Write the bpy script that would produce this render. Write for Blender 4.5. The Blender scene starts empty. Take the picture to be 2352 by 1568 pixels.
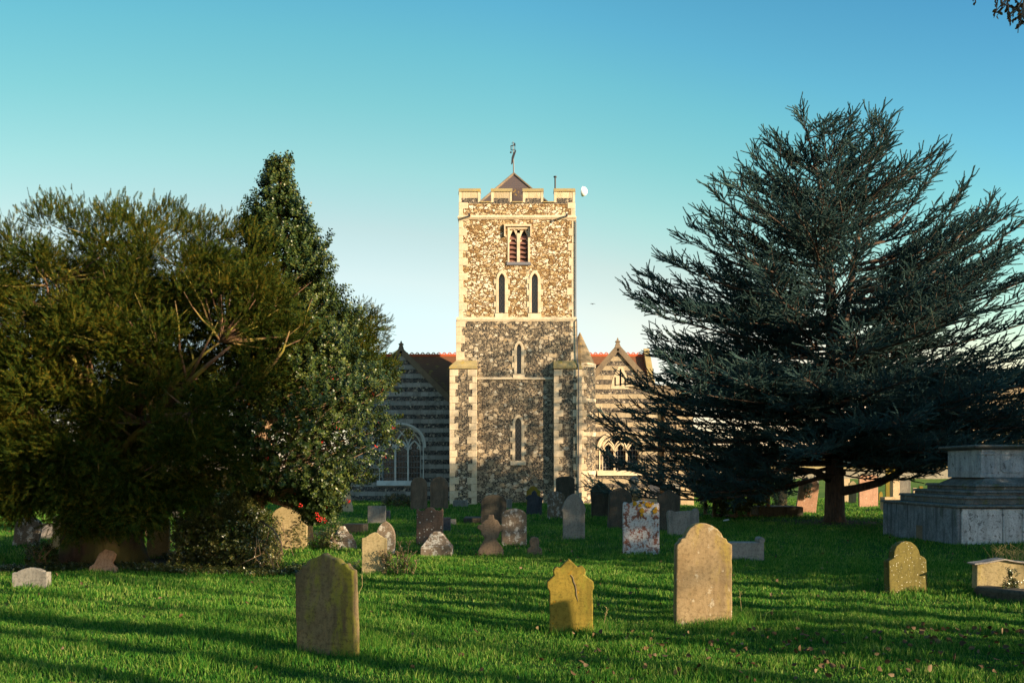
import bpy, bmesh, math, random
import numpy as np
from mathutils import Vector, Matrix
R = math.radians
rng = np.random.default_rng(7)
random.seed(7)
scene = bpy.context.scene
COL = scene.collection

# ------------------------------------------------------------------ camera
F, CX, HOR, EYE = 2200.0, 1176.0, 1085.0, 1.6      # photograph read in a 2352 x 1568 frame
cam_d = bpy.data.cameras.new('camera'); cam = bpy.data.objects.new('camera', cam_d); COL.objects.link(cam)
cam.location = (0, 0, EYE); cam.rotation_euler = (R(90), 0, 0)
cam_d.sensor_width = 36; cam_d.lens = F / 2352 * 36; cam_d.shift_y = (HOR - 784) / 2352
cam_d.clip_start = 0.1; cam_d.clip_end = 6000
scene.camera = cam

# ------------------------------------------------------------------ sky and sun
SUN_AZ, SUN_EL = R(120), R(15)                      # clockwise from +Y, so behind and to the right
sun_vec = Vector((math.sin(SUN_AZ) * math.cos(SUN_EL), math.cos(SUN_AZ) * math.cos(SUN_EL), math.sin(SUN_EL)))
w = bpy.data.worlds.new("World"); scene.world = w; w.use_nodes = True
wn = w.node_tree; wn.nodes.clear()
sky = wn.nodes.new('ShaderNodeTexSky'); sky.sky_type = 'NISHITA'; sky.sun_disc = False
sky.sun_elevation = SUN_EL; sky.sun_rotation = SUN_AZ
sky.air_density = 1.0; sky.dust_density = 0.6; sky.ozone_density = 1.6
gm = wn.nodes.new('ShaderNodeGamma'); gm.inputs[1].default_value = 1.0
hs = wn.nodes.new('ShaderNodeHueSaturation'); hs.inputs['Saturation'].default_value = 1.25
hs.inputs['Hue'].default_value = 0.475
bg = wn.nodes.new('ShaderNodeBackground'); bg.inputs[1].default_value = 0.0545
wo = wn.nodes.new('ShaderNodeOutputWorld')
wn.links.new(sky.outputs[0], gm.inputs[0]); wn.links.new(gm.outputs[0], hs.inputs['Color'])
# the low sky whitens towards the horizon and deepens to blue on the right
tcw = wn.nodes.new('ShaderNodeTexCoord'); sp_w = wn.nodes.new('ShaderNodeSeparateXYZ'); wn.links.new(tcw.outputs['Generated'], sp_w.inputs[0])
def wmath(op, a, b):
    m = wn.nodes.new('ShaderNodeMath'); m.operation = op
    for i, v in enumerate((a, b)):
        if isinstance(v, (int, float)): m.inputs[i].default_value = v
        else: wn.links.new(v, m.inputs[i])
    return m.outputs[0]
wx, wz = sp_w.outputs[0], sp_w.outputs[2]
co_w = wmath('ADD', wz, wmath('ADD', wmath('MULTIPLY', wx, 0.17), wmath('MULTIPLY', wmath('MULTIPLY', wx, wx), 0.40)))
rw = wn.nodes.new('ShaderNodeValToRGB'); wn.links.new(co_w, rw.inputs[0])
stops = [(0.0,(1.55,1.45,1.65)),(0.10,(2.1,1.66,1.60)),(0.18,(3.1,1.80,1.44)),(0.227,(3.1,1.80,1.355)),(0.285,(2.6,1.97,1.41)),(0.341,(2.06,1.98,1.46)),(0.393,(1.70,1.94,1.56)),(0.441,(1.40,1.79,1.67)),(0.55,(0.95,1.4,1.6))]
while len(rw.color_ramp.elements) < len(stops): rw.color_ramp.elements.new(0.5)
for e, (p, c) in zip(rw.color_ramp.elements, stops): e.position = p; e.color = (c[0] / 4, c[1] / 4, c[2] / 4, 1)
left = wmath('MULTIPLY', 4.0, wmath('ADD', 1.0, wmath('MULTIPLY', 0.45, wmath('MINIMUM', wx, 0.0))))
m1 = wn.nodes.new('ShaderNodeVectorMath'); m1.operation = 'MULTIPLY'; wn.links.new(hs.outputs[0], m1.inputs[0]); wn.links.new(rw.outputs[0], m1.inputs[1])
m2 = wn.nodes.new('ShaderNodeVectorMath'); m2.operation = 'SCALE'; wn.links.new(m1.outputs[0], m2.inputs[0]); wn.links.new(left, m2.inputs['Scale'])
wn.links.new(m2.outputs[0], bg.inputs[0]); wn.links.new(bg.outputs[0], wo.inputs[0])
sl = bpy.data.lights.new('sun', 'SUN'); sun = bpy.data.objects.new('sun', sl); COL.objects.link(sun)
sl.energy = 5.0; sl.angle = R(0.5); sl.color = (1.0, 0.77, 0.48)
sun.rotation_euler = sun_vec.to_track_quat('Z', 'Y').to_euler()
scene.view_settings.view_transform = 'Standard'; scene.view_settings.look = 'None'
scene.view_settings.exposure = 1.4; scene.view_settings.gamma = 1.0
scene.view_settings.use_curve_mapping = False
scene.cycles.use_denoising = True
scene.cycles.max_bounces = 6; scene.cycles.transparent_max_bounces = 8
scene.cycles.sample_clamp_indirect = 4.0

# ------------------------------------------------------------------ helpers
def gp(x, yb):                                     # pixel on the level ground -> world
    Y = F * EYE / (yb - HOR); return ((x - CX) * Y / F, Y)
def wp(x, y, Y):
    return ((x - CX) * Y / F, Y, EYE + (HOR - y) * Y / F)
def tag(o, label=None, cat=None, group=None, kind=None):
    if label: o['label'] = label
    if cat: o['category'] = cat
    if group: o['group'] = group
    if kind: o['kind'] = kind
    return o
def empty(name, loc, label, cat, group=None):
    o = bpy.data.objects.new(name, None); COL.objects.link(o); o.location = loc; o.empty_display_size = 0.3
    return tag(o, label, cat, group)

class MB:
    def __init__(s): s.v = []; s.f = []
    def add(s, vs, fs):
        n = len(s.v); s.v += [tuple(v) for v in vs]; s.f += [tuple(i + n for i in f) for f in fs]; return s
    def box(s, x0, x1, y0, y1, z0, z1):
        return s.add([(x0,y0,z0),(x1,y0,z0),(x1,y1,z0),(x0,y1,z0),(x0,y0,z1),(x1,y0,z1),(x1,y1,z1),(x0,y1,z1)],
              [(0,1,2,3),(4,5,6,7),(0,1,5,4),(1,2,6,5),(2,3,7,6),(3,0,4,7)])
    def frus(s, b, t):                             # b,t = (x0,x1,y0,y1,z)
        return s.add([(b[0],b[2],b[4]),(b[1],b[2],b[4]),(b[1],b[3],b[4]),(b[0],b[3],b[4]),
               (t[0],t[2],t[4]),(t[1],t[2],t[4]),(t[1],t[3],t[4]),(t[0],t[3],t[4])],
              [(0,1,2,3),(4,5,6,7),(0,1,5,4),(1,2,6,5),(2,3,7,6),(3,0,4,7)])
    def prism(s, pts, y0, y1):
        n = len(pts)
        return s.add([(p[0], y0, p[1]) for p in pts] + [(p[0], y1, p[1]) for p in pts],
              [tuple(range(n)), tuple(range(n, 2 * n))] + [(i, (i + 1) % n, n + (i + 1) % n, n + i) for i in range(n)])
    def prismx(s, pts, x0, x1):                    # pts in (y,z)
        n = len(pts)
        return s.add([(x0, p[0], p[1]) for p in pts] + [(x1, p[0], p[1]) for p in pts],
              [tuple(range(n)), tuple(range(n, 2 * n))] + [(i, (i + 1) % n, n + (i + 1) % n, n + i) for i in range(n)])
    def ring(s, outer, inner, y0, y1, yi=None):
        n = len(outer); yi = y0 if yi is None else yi
        vs = [(p[0], y0, p[1]) for p in outer] + [(p[0], yi, p[1]) for p in inner] + \
             [(p[0], y1, p[1]) for p in outer] + [(p[0], y1, p[1]) for p in inner]
        fs = []
        for i in range(n - 1):
            fs += [(i, i+1, n+i+1, n+i), (2*n+i, 3*n+i, 3*n+i+1, 2*n+i+1), (i, 2*n+i, 2*n+i+1, i+1), (n+i, n+i+1, 3*n+i+1, 3*n+i)]
        fs += [(0, n, 3*n, 2*n), (n-1, 3*n-1, 4*n-1, 2*n-1)]
        return s.add(vs, fs)
    def tube(s, path, rad, n=6):
        path = [Vector(p) for p in path]; m = len(path)
        if not hasattr(rad, '__len__'): rad = [rad] * m
        vs = []; up = Vector((0.13, 0.27, 1)).normalized()
        for i, p in enumerate(path):
            d = (path[min(i+1, m-1)] - path[max(i-1, 0)])
            d = d.normalized() if d.length > 1e-9 else Vector((0,0,1))
            a = d.cross(up)
            if a.length < 0.05: a = d.cross(Vector((1, 0, 0)))
            a.normalize(); b = d.cross(a)
            for k in range(n):
                t = 2 * math.pi * k / n
                vs.append(p + (a * math.cos(t) + b * math.sin(t)) * rad[i])
        fs = [(i*n+k, i*n+(k+1) % n, (i+1)*n+(k+1) % n, (i+1)*n+k) for i in range(m-1) for k in range(n)]
        fs += [tuple(range(n)), tuple(range((m-1)*n, m*n))]
        return s.add(vs, fs)
    def lathe(s, prof, c, n=16):
        vs = [(c[0] + r * math.cos(2*math.pi*k/n), c[1] + r * math.sin(2*math.pi*k/n), c[2] + z) for r, z in prof for k in range(n)]
        m = len(prof)
        fs = [(i*n+k, i*n+(k+1) % n, (i+1)*n+(k+1) % n, (i+1)*n+k) for i in range(m-1) for k in range(n)]
        fs += [tuple(range(n)), tuple(range((m-1)*n, m*n))]
        return s.add(vs, fs)
    def build(s, name, mat, parent=None, org=(0,0,0), smooth=False, bevel=0, jit=0):
        me = bpy.data.meshes.new(name)
        o = np.array(org)
        me.from_pydata([tuple(np.array(v) - o) for v in s.v], [], s.f)
        bm = bmesh.new(); bm.from_mesh(me)
        bmesh.ops.recalc_face_normals(bm, faces=bm.faces)
        bm.to_mesh(me); bm.free()
        if smooth:
            me.polygons.foreach_set('use_smooth', [True] * len(me.polygons))
        if mat: me.materials.append(mat)
        ob = bpy.data.objects.new(name, me); COL.objects.link(ob)
        if parent: ob.parent = parent
        else: ob.location = org
        if bevel:
            b = ob.modifiers.new('bevel', 'BEVEL'); b.width = bevel; b.segments = 2; b.limit_method = 'ANGLE'; b.angle_limit = R(35)
        return ob

def npmesh(name, V, T, mat, parent=None, org=(0,0,0), smooth=False):
    V = np.asarray(V, dtype=np.float32) - np.array(org, dtype=np.float32); T = np.asarray(T, dtype=np.int32)
    me = bpy.data.meshes.new(name); k = T.shape[1]
    me.vertices.add(len(V)); me.vertices.foreach_set('co', V.ravel())
    me.loops.add(T.size); me.loops.foreach_set('vertex_index', T.ravel())
    me.polygons.add(len(T)); me.polygons.foreach_set('loop_start', np.arange(0, T.size, k, dtype=np.int32))
    if smooth: me.polygons.foreach_set('use_smooth', np.ones(len(T), dtype=bool))
    me.update(calc_edges=True)
    if mat: me.materials.append(mat)
    ob = bpy.data.objects.new(name, me); COL.objects.link(ob)
    if parent: ob.parent = parent
    else: ob.location = org
    return ob
def unit(a): return a / np.maximum(np.linalg.norm(a, axis=-1, keepdims=True), 1e-9)
def scatter(tv, tt, P, D, S, roll=None, up=None):
    P = np.asarray(P, float); D = unit(np.asarray(D, float)); n = len(P)
    S = np.broadcast_to(np.asarray(S, float), (n,))
    ref = np.tile(np.array([0.0, 0.0, 1.0]), (n, 1)) if up is None else up
    X = np.cross(ref, D); bad = np.linalg.norm(X, axis=1) < 0.05
    X[bad] = np.cross(np.array([1.0, 0, 0]), D[bad]); X = unit(X); Y = np.cross(D, X)
    if roll is not None:
        c = np.cos(roll)[:, None]; s_ = np.sin(roll)[:, None]
        X, Y = X * c + Y * s_, Y * c - X * s_
    tv = np.asarray(tv, float)
    V = P[:, None, :] + S[:, None, None] * (tv[None, :, 0:1] * X[:, None] + tv[None, :, 1:2] * Y[:, None] + tv[None, :, 2:3] * D[:, None])
    tt = np.asarray(tt); T = tt[None] + (np.arange(n) * len(tv))[:, None, None]
    return V.reshape(-1, 3), T.reshape(-1, tt.shape[1])
def rdir(n): return unit(rng.normal(size=(n, 3)))
def merge(parts):
    Vs, Ts, o = [], [], 0
    for V, T in parts:
        Vs.append(V); Ts.append(T + o); o += len(V)
    return np.concatenate(Vs), np.concatenate(Ts)
def boolcut(ob, cut):                              # carve, keep only the result
    m = ob.modifiers.new('b', 'BOOLEAN'); m.operation = 'DIFFERENCE'; m.object = cut; m.solver = 'EXACT'
    dg = bpy.context.evaluated_depsgraph_get(); dg.update()
    me = bpy.data.meshes.new_from_object(ob.evaluated_get(dg)); ob.modifiers.remove(m)
    old = ob.data; nm = old.name; ob.data = me; bpy.data.meshes.remove(old); me.name = nm
    cm = cut.data; bpy.data.objects.remove(cut); bpy.data.meshes.remove(cm)

# ------------------------------------------------------------------ materials
class G:
    def __init__(s, name):
        s.m = bpy.data.materials.new(name); s.m.use_nodes = True; s.nt = s.m.node_tree; s.nt.nodes.clear()
        s.tc = s.nt.nodes.new('ShaderNodeTexCoord'); s.co = s.tc.outputs['Object']
        s.out = s.nt.nodes.new('ShaderNodeOutputMaterial')
    def n(s, t, **kw):
        nd = s.nt.nodes.new(t)
        for k, v in kw.items(): setattr(nd, k, v)
        return nd
    def put(s, sock, v):
        if hasattr(v, 'is_output') or isinstance(v, bpy.types.NodeSocket): s.nt.links.new(v, sock)
        elif v is not None:
            if isinstance(v, (tuple, list)) and len(v) == 3 and sock.type == 'RGBA': v = (*v, 1)
            sock.default_value = v
    def map(s, scale=(1,1,1), loc=(0,0,0), co=None):
        m = s.n('ShaderNodeMapping'); s.put(m.inputs[0], co or s.co); m.inputs['Scale'].default_value = scale
        m.inputs['Location'].default_value = loc; return m.outputs[0]
    def noise(s, scale, detail=4, rough=0.6, co=None, dist=0):
        t = s.n('ShaderNodeTexNoise'); s.put(t.inputs['Vector'], co or s.co)
        t.inputs['Scale'].default_value = scale; t.inputs['Detail'].default_value = detail
        t.inputs['Roughness'].default_value = rough; t.inputs['Distortion'].default_value = dist
        return t.outputs['Fac']
    def voro(s, scale, feat='F1', co=None, rand=1.0):
        t = s.n('ShaderNodeTexVoronoi', feature=feat); s.put(t.inputs['Vector'], co or s.co)
        t.inputs['Scale'].default_value = scale; t.inputs['Randomness'].default_value = rand
        return t
    def math(s, op, a, b=None, clamp=False):
        m = s.n('ShaderNodeMath', operation=op, use_clamp=clamp); s.put(m.inputs[0], a)
        if b is not None: s.put(m.inputs[1], b)
        return m.outputs[0]
    def ramp(s, f, stops, interp='LINEAR'):
        r = s.n('ShaderNodeValToRGB'); s.put(r.inputs[0], f); cr = r.color_ramp; cr.interpolation = interp
        while len(cr.elements) < len(stops): cr.elements.new(0.5)
        for e, (p, c) in zip(cr.elements, stops):
            e.position = p; e.color = (*c, 1) if hasattr(c, '__len__') else (c, c, c, 1)
        return r.outputs[0]
    def step(s, f, a, b):                          # smooth 0..1 between a and b
        m = s.n('ShaderNodeMapRange', interpolation_type='SMOOTHSTEP'); s.put(m.inputs[0], f)
        m.inputs[1].default_value = a; m.inputs[2].default_value = b; return m.outputs[0]
    def mix(s, f, a, b, blend='MIX'):
        m = s.n('ShaderNodeMix', data_type='RGBA', blend_type=blend); s.put(m.inputs[0], f); s.put(m.inputs[6], a); s.put(m.inputs[7], b)
        return m.outputs[2]
    def sep(s, co=None):
        x = s.n('ShaderNodeSeparateXYZ'); s.put(x.inputs[0], co or s.co); return x.outputs
    def bump(s, h, strength=0.5, dist=0.02):
        b = s.n('ShaderNodeBump'); s.put(b.inputs['Height'], h); b.inputs['Strength'].default_value = strength
        b.inputs['Distance'].default_value = dist; return b.outputs[0]
    def surf(s, col, rough=0.85, normal=None, spec=0.3, metal=0.0):
        p = s.n('ShaderNodeBsdfPrincipled'); s.put(p.inputs['Base Color'], col); s.put(p.inputs['Roughness'], rough)
        p.inputs['Specular IOR Level'].default_value = spec; p.inputs['Metallic'].default_value = metal
        if normal: s.nt.links.new(normal, p.inputs['Normal'])
        s.nt.links.new(p.outputs[0], s.out.inputs[0]); s.p = p; return s.m
    def leaf(s, col, trans=0.3, rough=0.5, spec=0.3, tcol=None):
        p = s.n('ShaderNodeBsdfPrincipled'); s.put(p.inputs['Base Color'], col); s.put(p.inputs['Roughness'], rough)
        p.inputs['Specular IOR Level'].default_value = spec
        t = s.n('ShaderNodeBsdfTranslucent'); s.put(t.inputs[0], tcol or col)
        mx = s.n('ShaderNodeMixShader'); mx.inputs[0].default_value = trans
        s.nt.links.new(p.outputs[0], mx.inputs[1]); s.nt.links.new(t.outputs[0], mx.inputs[2])
        s.nt.links.new(mx.outputs[0], s.out.inputs[0]); return s.m
    def island(s): return s.n('ShaderNodeNewGeometry').outputs['Random Per Island']

def limestone(name, a=(0.62,0.51,0.37), b=(0.48,0.38,0.26), lich=None, la=0.62):
    g = G(name); f = g.noise(2.5, 6, 0.65); f2 = g.noise(14, 4, 0.6)
    c = g.mix(g.step(f, 0.35, 0.7), a, b); c = g.mix(g.step(f2, 0.55, 0.8), c, tuple(x * 0.55 for x in b))
    if lich: c = g.mix(g.step(g.noise(5, 5, 0.7), la, la + 0.06), c, lich)
    return g.surf(c, 0.9, g.bump(f2, 0.4, 0.02))
M_ASH = limestone('dressed_limestone')
M_CAP = limestone('lichened_coping', (0.36,0.28,0.13), (0.26,0.21,0.11), (0.38,0.27,0.07), 0.55)
M_COPE = limestone('dark_coping', (0.20,0.15,0.10), (0.13,0.10,0.075))
M_GREYST = limestone('grey_window_stone', (0.60,0.60,0.58), (0.46,0.46,0.45))

def rubble_upper():
    g = G('golden_rubble'); co = g.map((1,1,1.35))
    nd = g.n('ShaderNodeTexNoise'); g.put(nd.inputs['Vector'], co); nd.inputs['Scale'].default_value = 5; nd.inputs['Detail'].default_value = 3
    va = g.n('ShaderNodeVectorMath', operation='SCALE'); g.put(va.inputs[0], nd.outputs['Color']); va.inputs['Scale'].default_value = .16
    vb = g.n('ShaderNodeVectorMath', operation='ADD'); g.put(vb.inputs[0], co); g.put(vb.inputs[1], va.outputs[0]); co = vb.outputs[0]
    v1 = g.voro(4.9, co=co); e1 = g.voro(4.9, 'DISTANCE_TO_EDGE', co=co)
    v2 = g.voro(12, co=co)
    rnd = g.sep(v1.outputs['Color'])[0]; rn2 = g.sep(v2.outputs['Color'])[1]
    c = g.ramp(rnd, [(0,(0.20,0.12,0.05)),(0.18,(0.40,0.27,0.13)),(0.42,(0.58,0.45,0.27)),(0.7,(0.68,0.58,0.42)),(1,(0.76,0.69,0.56))])
    c = g.mix(g.step(rn2, 0.66, 0.74), c, g.ramp(rn2, [(0.6,(0.09,0.05,0.025)),(1,(0.24,0.13,0.05))]))
    blot = g.step(g.noise(1.1, 4, 0.6), 0.5, 0.68)
    c = g.mix(g.math('MULTIPLY', blot, 0.40), c, (0.28,0.17,0.07))
    gap = g.step(e1.outputs['Distance'], 0.012, 0.10)
    c = g.mix(gap, (0.16,0.09,0.04), c)
    h = g.math('ADD', g.math('MULTIPLY', gap, 1.0), g.noise(22, 3))
    return g.surf(c, 0.9, g.bump(h, 0.9, 0.05))
M_UP = rubble_upper()
def flint(name, pale=0.35, big=3.9):
    g = G(name); z = g.sep()[2]
    co = g.map((1,1,1.2))
    v1 = g.voro(11, co=co); e1 = g.voro(11, 'DISTANCE_TO_EDGE', co=co); r1 = g.sep(v1.outputs['Color'])[0]
    c = g.ramp(r1, [(0,(0.016,0.014,0.016)),(0.45,(0.045,0.037,0.034)),(0.7,(0.12,0.09,0.065)),(0.88,(0.30,0.23,0.16)),(1,(0.50,0.41,0.30))])
    mort = g.step(e1.outputs['Distance'], 0.11, 0.03)
    c = g.mix(g.math('MULTIPLY', mort, 0.9), c, (0.44,0.34,0.22))
    nd = g.n('ShaderNodeTexNoise'); g.put(nd.inputs['Vector'], co); nd.inputs['Scale'].default_value = 6; nd.inputs['Detail'].default_value = 2
    va = g.n('ShaderNodeVectorMath', operation='SCALE'); g.put(va.inputs[0], nd.outputs['Color']); va.inputs['Scale'].default_value = .13
    vb = g.n('ShaderNodeVectorMath', operation='ADD'); g.put(vb.inputs[0], co); g.put(vb.inputs[1], va.outputs[0])
    v2 = g.voro(big, co=vb.outputs[0]); r2 = g.sep(v2.outputs['Color'])
    zb = g.ramp(g.math('DIVIDE', z, 12.0), [(0,0.50),(0.16,0.46),(0.22,0.24),(0.55,0.20),(0.70,0.46),(0.80,0.58)])
    thr = g.math('ADD', g.math('MULTIPLY', zb, 1.0), g.math('MULTIPLY', g.math('SUBTRACT', g.noise(0.9, 3), 0.5), 0.7))
    sel = g.step(g.math('SUBTRACT', g.math('ADD', thr, pale - 0.2), r2[0]), 0.0, 0.03)
    blob = g.math('MULTIPLY', sel, g.math('LESS_THAN', v2.outputs['Distance'], g.math('ADD', 0.25, g.math('MULTIPLY', r2[2], 0.36))))
    pc = g.ramp(r2[1], [(0,(0.40,0.28,0.16)),(0.4,(0.56,0.46,0.33)),(1,(0.68,0.61,0.50))])
    c = g.mix(blob, c, g.mix(g.step(g.noise(9,4), 0.45, 0.75), pc, (0.30,0.22,0.13)))
    h = g.math('ADD', g.math('MULTIPLY', blob, 1.3), g.math('MULTIPLY', g.math('SUBTRACT', 1.0, mort), 0.6))
    return g.surf(c, g.math('SUBTRACT', 0.85, g.math('MULTIPLY', g.math('LESS_THAN', r1, 0.4), 0.25)), g.bump(h, 0.9, 0.05), 0.4)
M_FLINT = flint('flint_and_rubble')
M_FLINT2 = flint('knapped_flint', 0.16, 4.2)
def banded(name, period, duty, z0, pale, dirt):
    g = G(name); x, y, z = g.sep()[0], g.sep()[1], g.sep()[2]
    zz = g.math('ADD', z, g.math('MULTIPLY', g.noise(0.7, 2), 0.05))
    fr = g.math('FRACT', g.math('DIVIDE', g.math('SUBTRACT', zz, z0), period))
    isash = g.step(fr, duty, duty + 0.03)
    bk = g.n('ShaderNodeTexBrick'); g.put(bk.inputs['Vector'], g.n('ShaderNodeCombineXYZ').outputs[0])
    cmb = bk.inputs['Vector'].links[0].from_node; g.put(cmb.inputs[0], x); g.put(cmb.inputs[1], g.math('SUBTRACT', zz, z0 + period * duty))
    bk.inputs['Scale'].default_value = 1.0; bk.inputs['Brick Width'].default_value = 0.42; bk.inputs['Row Height'].default_value = period / 2
    bk.inputs['Mortar Size'].default_value = 0.012
    bk.inputs['Color1'].default_value = (*pale, 1); bk.inputs['Color2'].default_value = (*[v * 0.62 for v in pale], 1)
    bk.inputs['Mortar'].default_value = (*[v * 0.5 for v in pale], 1)
    f = g.noise(4, 5, 0.7); ash = g.mix(g.step(f, 0.45, 0.75), bk.outputs[0], tuple(dirt))
    v1 = g.voro(11); e1 = g.voro(11, 'DISTANCE_TO_EDGE'); r1 = g.sep(v1.outputs['Color'])[0]
    fl = g.ramp(r1, [(0,(0.015,0.015,0.02)),(0.6,(0.05,0.045,0.045)),(0.85,(0.13,0.10,0.08)),(1,(0.40,0.34,0.27))])
    fl = g.mix(g.math('MULTIPLY', g.step(e1.outputs['Distance'], 0.07, 0.02), 0.7), fl, tuple(v * 0.55 for v in pale))
    c = g.mix(isash, fl, ash)
    return g.surf(c, 0.88, g.bump(g.math('ADD', e1.outputs['Distance'], f), 0.6, 0.03))
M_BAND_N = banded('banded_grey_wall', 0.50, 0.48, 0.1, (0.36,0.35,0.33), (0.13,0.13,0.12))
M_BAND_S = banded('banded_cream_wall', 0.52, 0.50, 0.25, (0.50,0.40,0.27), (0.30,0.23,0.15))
M_PARA = banded('parapet_flint_bands', 0.66, 0.42, 0.19, (0.60,0.49,0.33), (0.42,0.32,0.19))

def tile_roof(name, a, b, moss, amt):
    g = G(name); z = g.sep()[2]; x = g.sep()[0]
    row = g.math('FRACT', g.math('MULTIPLY', z, 6.5))
    f = g.noise(3, 5, 0.7); c = g.mix(g.noise(18, 2), a, b)
    c = g.mix(g.step(f, amt, amt + 0.15), c, moss)
    c = g.mix(g.math('MULTIPLY', g.step(row, 0.16, 0.0), 0.6), c, tuple(v * 0.3 for v in a))
    return g.surf(c, 0.85, g.bump(row, 0.6, 0.03))
M_TILE = tile_roof('clay_tiles', (0.19,0.075,0.032), (0.11,0.05,0.03), (0.26,0.15,0.035), 0.54)
M_SLATE = tile_roof('slate_roof', (0.10,0.075,0.075), (0.07,0.055,0.06), (0.42,0.26,0.03), 0.60)
M_STONEROOF = tile_roof('stone_tiles', (0.22,0.165,0.10), (0.17,0.13,0.085), (0.35,0.23,0.07), 0.55)
g = G('red_ridge_tile'); M_RIDGE = g.surf(g.mix(g.noise(6), (0.50,0.10,0.035), (0.36,0.08,0.035)), 0.8)
g = G('dark_iron'); M_IRON = g.surf((0.02,0.02,0.028), 0.5, None, 0.5)
g = G('lead'); M_LEAD = g.surf(g.mix(g.noise(5), (0.10,0.10,0.12), (0.17,0.17,0.19)), 0.6)
g = G('louvre_slate'); M_LOUV = g.surf(g.mix(g.noise(6), (0.22,0.10,0.075), (0.15,0.08,0.065)), 0.8)
def glass_mat(name, base, grid):
    g = G(name); x, z = g.sep()[0], g.sep()[2]
    if grid == 'diamond':
        a = g.math('FRACT', g.math('MULTIPLY', g.math('ADD', x, g.math('MULTIPLY', z, 0.6)), 6.0)); b = g.math('FRACT', g.math('MULTIPLY', g.math('SUBTRACT', x, g.math('MULTIPLY', z, 0.6)), 6.0))
    else:
        a = g.math('FRACT', g.math('MULTIPLY', x, 6.0)); b = g.math('FRACT', g.math('MULTIPLY', z, 3.2))
    ln = g.math('MAXIMUM', g.math('LESS_THAN', a, 0.16), g.math('LESS_THAN', b, 0.16))
    c = g.mix(ln, base, (0.13,0.13,0.13))
    return g.surf(c, g.math('ADD', 0.18, g.math('MULTIPLY', ln, 0.5)), g.bump(g.noise(9, 2), 0.15, 0.02), 0.6)
M_LEADED = glass_mat('leaded_glass', (0.035,0.036,0.038), 'diamond')
M_GLASS = glass_mat('dark_church_glass', (0.012,0.014,0.02), 'square')

def bark(name, a, b, moss=None):
    g = G(name); co = g.map((1,1,0.22)); f = g.noise(16, 5, 0.7, co)
    c = g.mix(g.step(f, 0.35, 0.65), b, a)
    if moss: c = g.mix(g.step(g.noise(2.2, 4), 0.42, 0.6), c, moss)
    return g.surf(c, 0.9, g.bump(f, 0.7, 0.03))
M_YBARK = bark('yew_bark', (0.16,0.085,0.05), (0.07,0.04,0.028), (0.20,0.17,0.03))
M_YTRUNK_SHADE = bark('shaded_yew_bark', (0.075,0.042,0.028), (0.03,0.018,0.013), (0.07,0.06,0.018))  # darker copy of the yew bark, the crown's shade put into its colour
M_HBARK = bark('holly_bark', (0.26,0.17,0.10), (0.15,0.10,0.065))
M_CBARK = bark('cedar_bark', (0.11,0.07,0.05), (0.05,0.035,0.03))
M_DBARK = bark('grey_bark', (0.12,0.10,0.08), (0.06,0.05,0.04))
def foliage(name, cols, nsc=0.9, trans=0.25, rough=0.55, spec=0.25, tcol=None):
    g = G(name); r = g.island(); nz = g.noise(nsc, 3)
    f = g.math('ADD', g.math('MULTIPLY', r, 0.5), g.math('MULTIPLY', nz, 0.6))
    n = len(cols); c = g.ramp(f, [(0.2 + 0.65 * i / (n - 1), cc) for i, cc in enumerate(cols)])
    return g.leaf(c, trans, rough, spec, tcol)
M_YEW = foliage('yew_needles', [(0.005,0.014,0.003),(0.015,0.031,0.005),(0.036,0.050,0.005),(0.110,0.074,0.008)], 1.5, 0.25, 0.7, 0.06)
M_HOLLY = foliage('holly_leaves', [(0.008,0.022,0.008),(0.022,0.045,0.012),(0.050,0.075,0.015),(0.12,0.13,0.028)], 1.2, 0.15, 0.36, 0.3)
M_CEDAR = foliage('cedar_needles', [(0.015,0.044,0.050),(0.032,0.082,0.088),(0.066,0.135,0.132),(0.115,0.165,0.125)], 0.8, 0.1, 0.6)
M_IVY = foliage('ivy_leaves', [(0.012,0.022,0.008),(0.03,0.045,0.012),(0.07,0.085,0.02),(0.15,0.13,0.04)], 2.0, 0.15, 0.3, 0.6)
M_BUSH = foliage('dark_bush_leaves', [(0.008,0.016,0.006),(0.02,0.03,0.008),(0.06,0.06,0.012),(0.13,0.11,0.02)], 1.2, 0.2, 0.4, 0.4)
M_DEAD = foliage('dead_leaves', [(0.035,0.020,0.010),(0.07,0.040,0.018),(0.11,0.066,0.032),(0.20,0.14,0.08)], 3, 0.15, 0.7)
M_FAR = foliage('far_tree_leaves', [(0.03,0.035,0.015),(0.06,0.055,0.025),(0.10,0.075,0.035)], 0.3, 0.2)
g = G('holly_berry'); M_BERRY = g.surf((0.55,0.02,0.012), 0.3, None, 0.5)
def grassmat():
    g = G('grass_blades'); r = g.island(); nz = g.noise(0.55, 4, 0.6); n2 = g.noise(3.5, 3)
    f = g.math('ADD', g.math('MULTIPLY', r, 0.45), g.math('MULTIPLY', g.math('ADD', nz, n2), 0.33))
    c = g.ramp(f, [(0.2,(0.010,0.078,0.012)),(0.45,(0.032,0.145,0.016)),(0.64,(0.11,0.235,0.026)),(0.84,(0.30,0.35,0.10))])
    return g.leaf(c, 0.38, 0.6, 0.1)
M_GRASS = grassmat()
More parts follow.
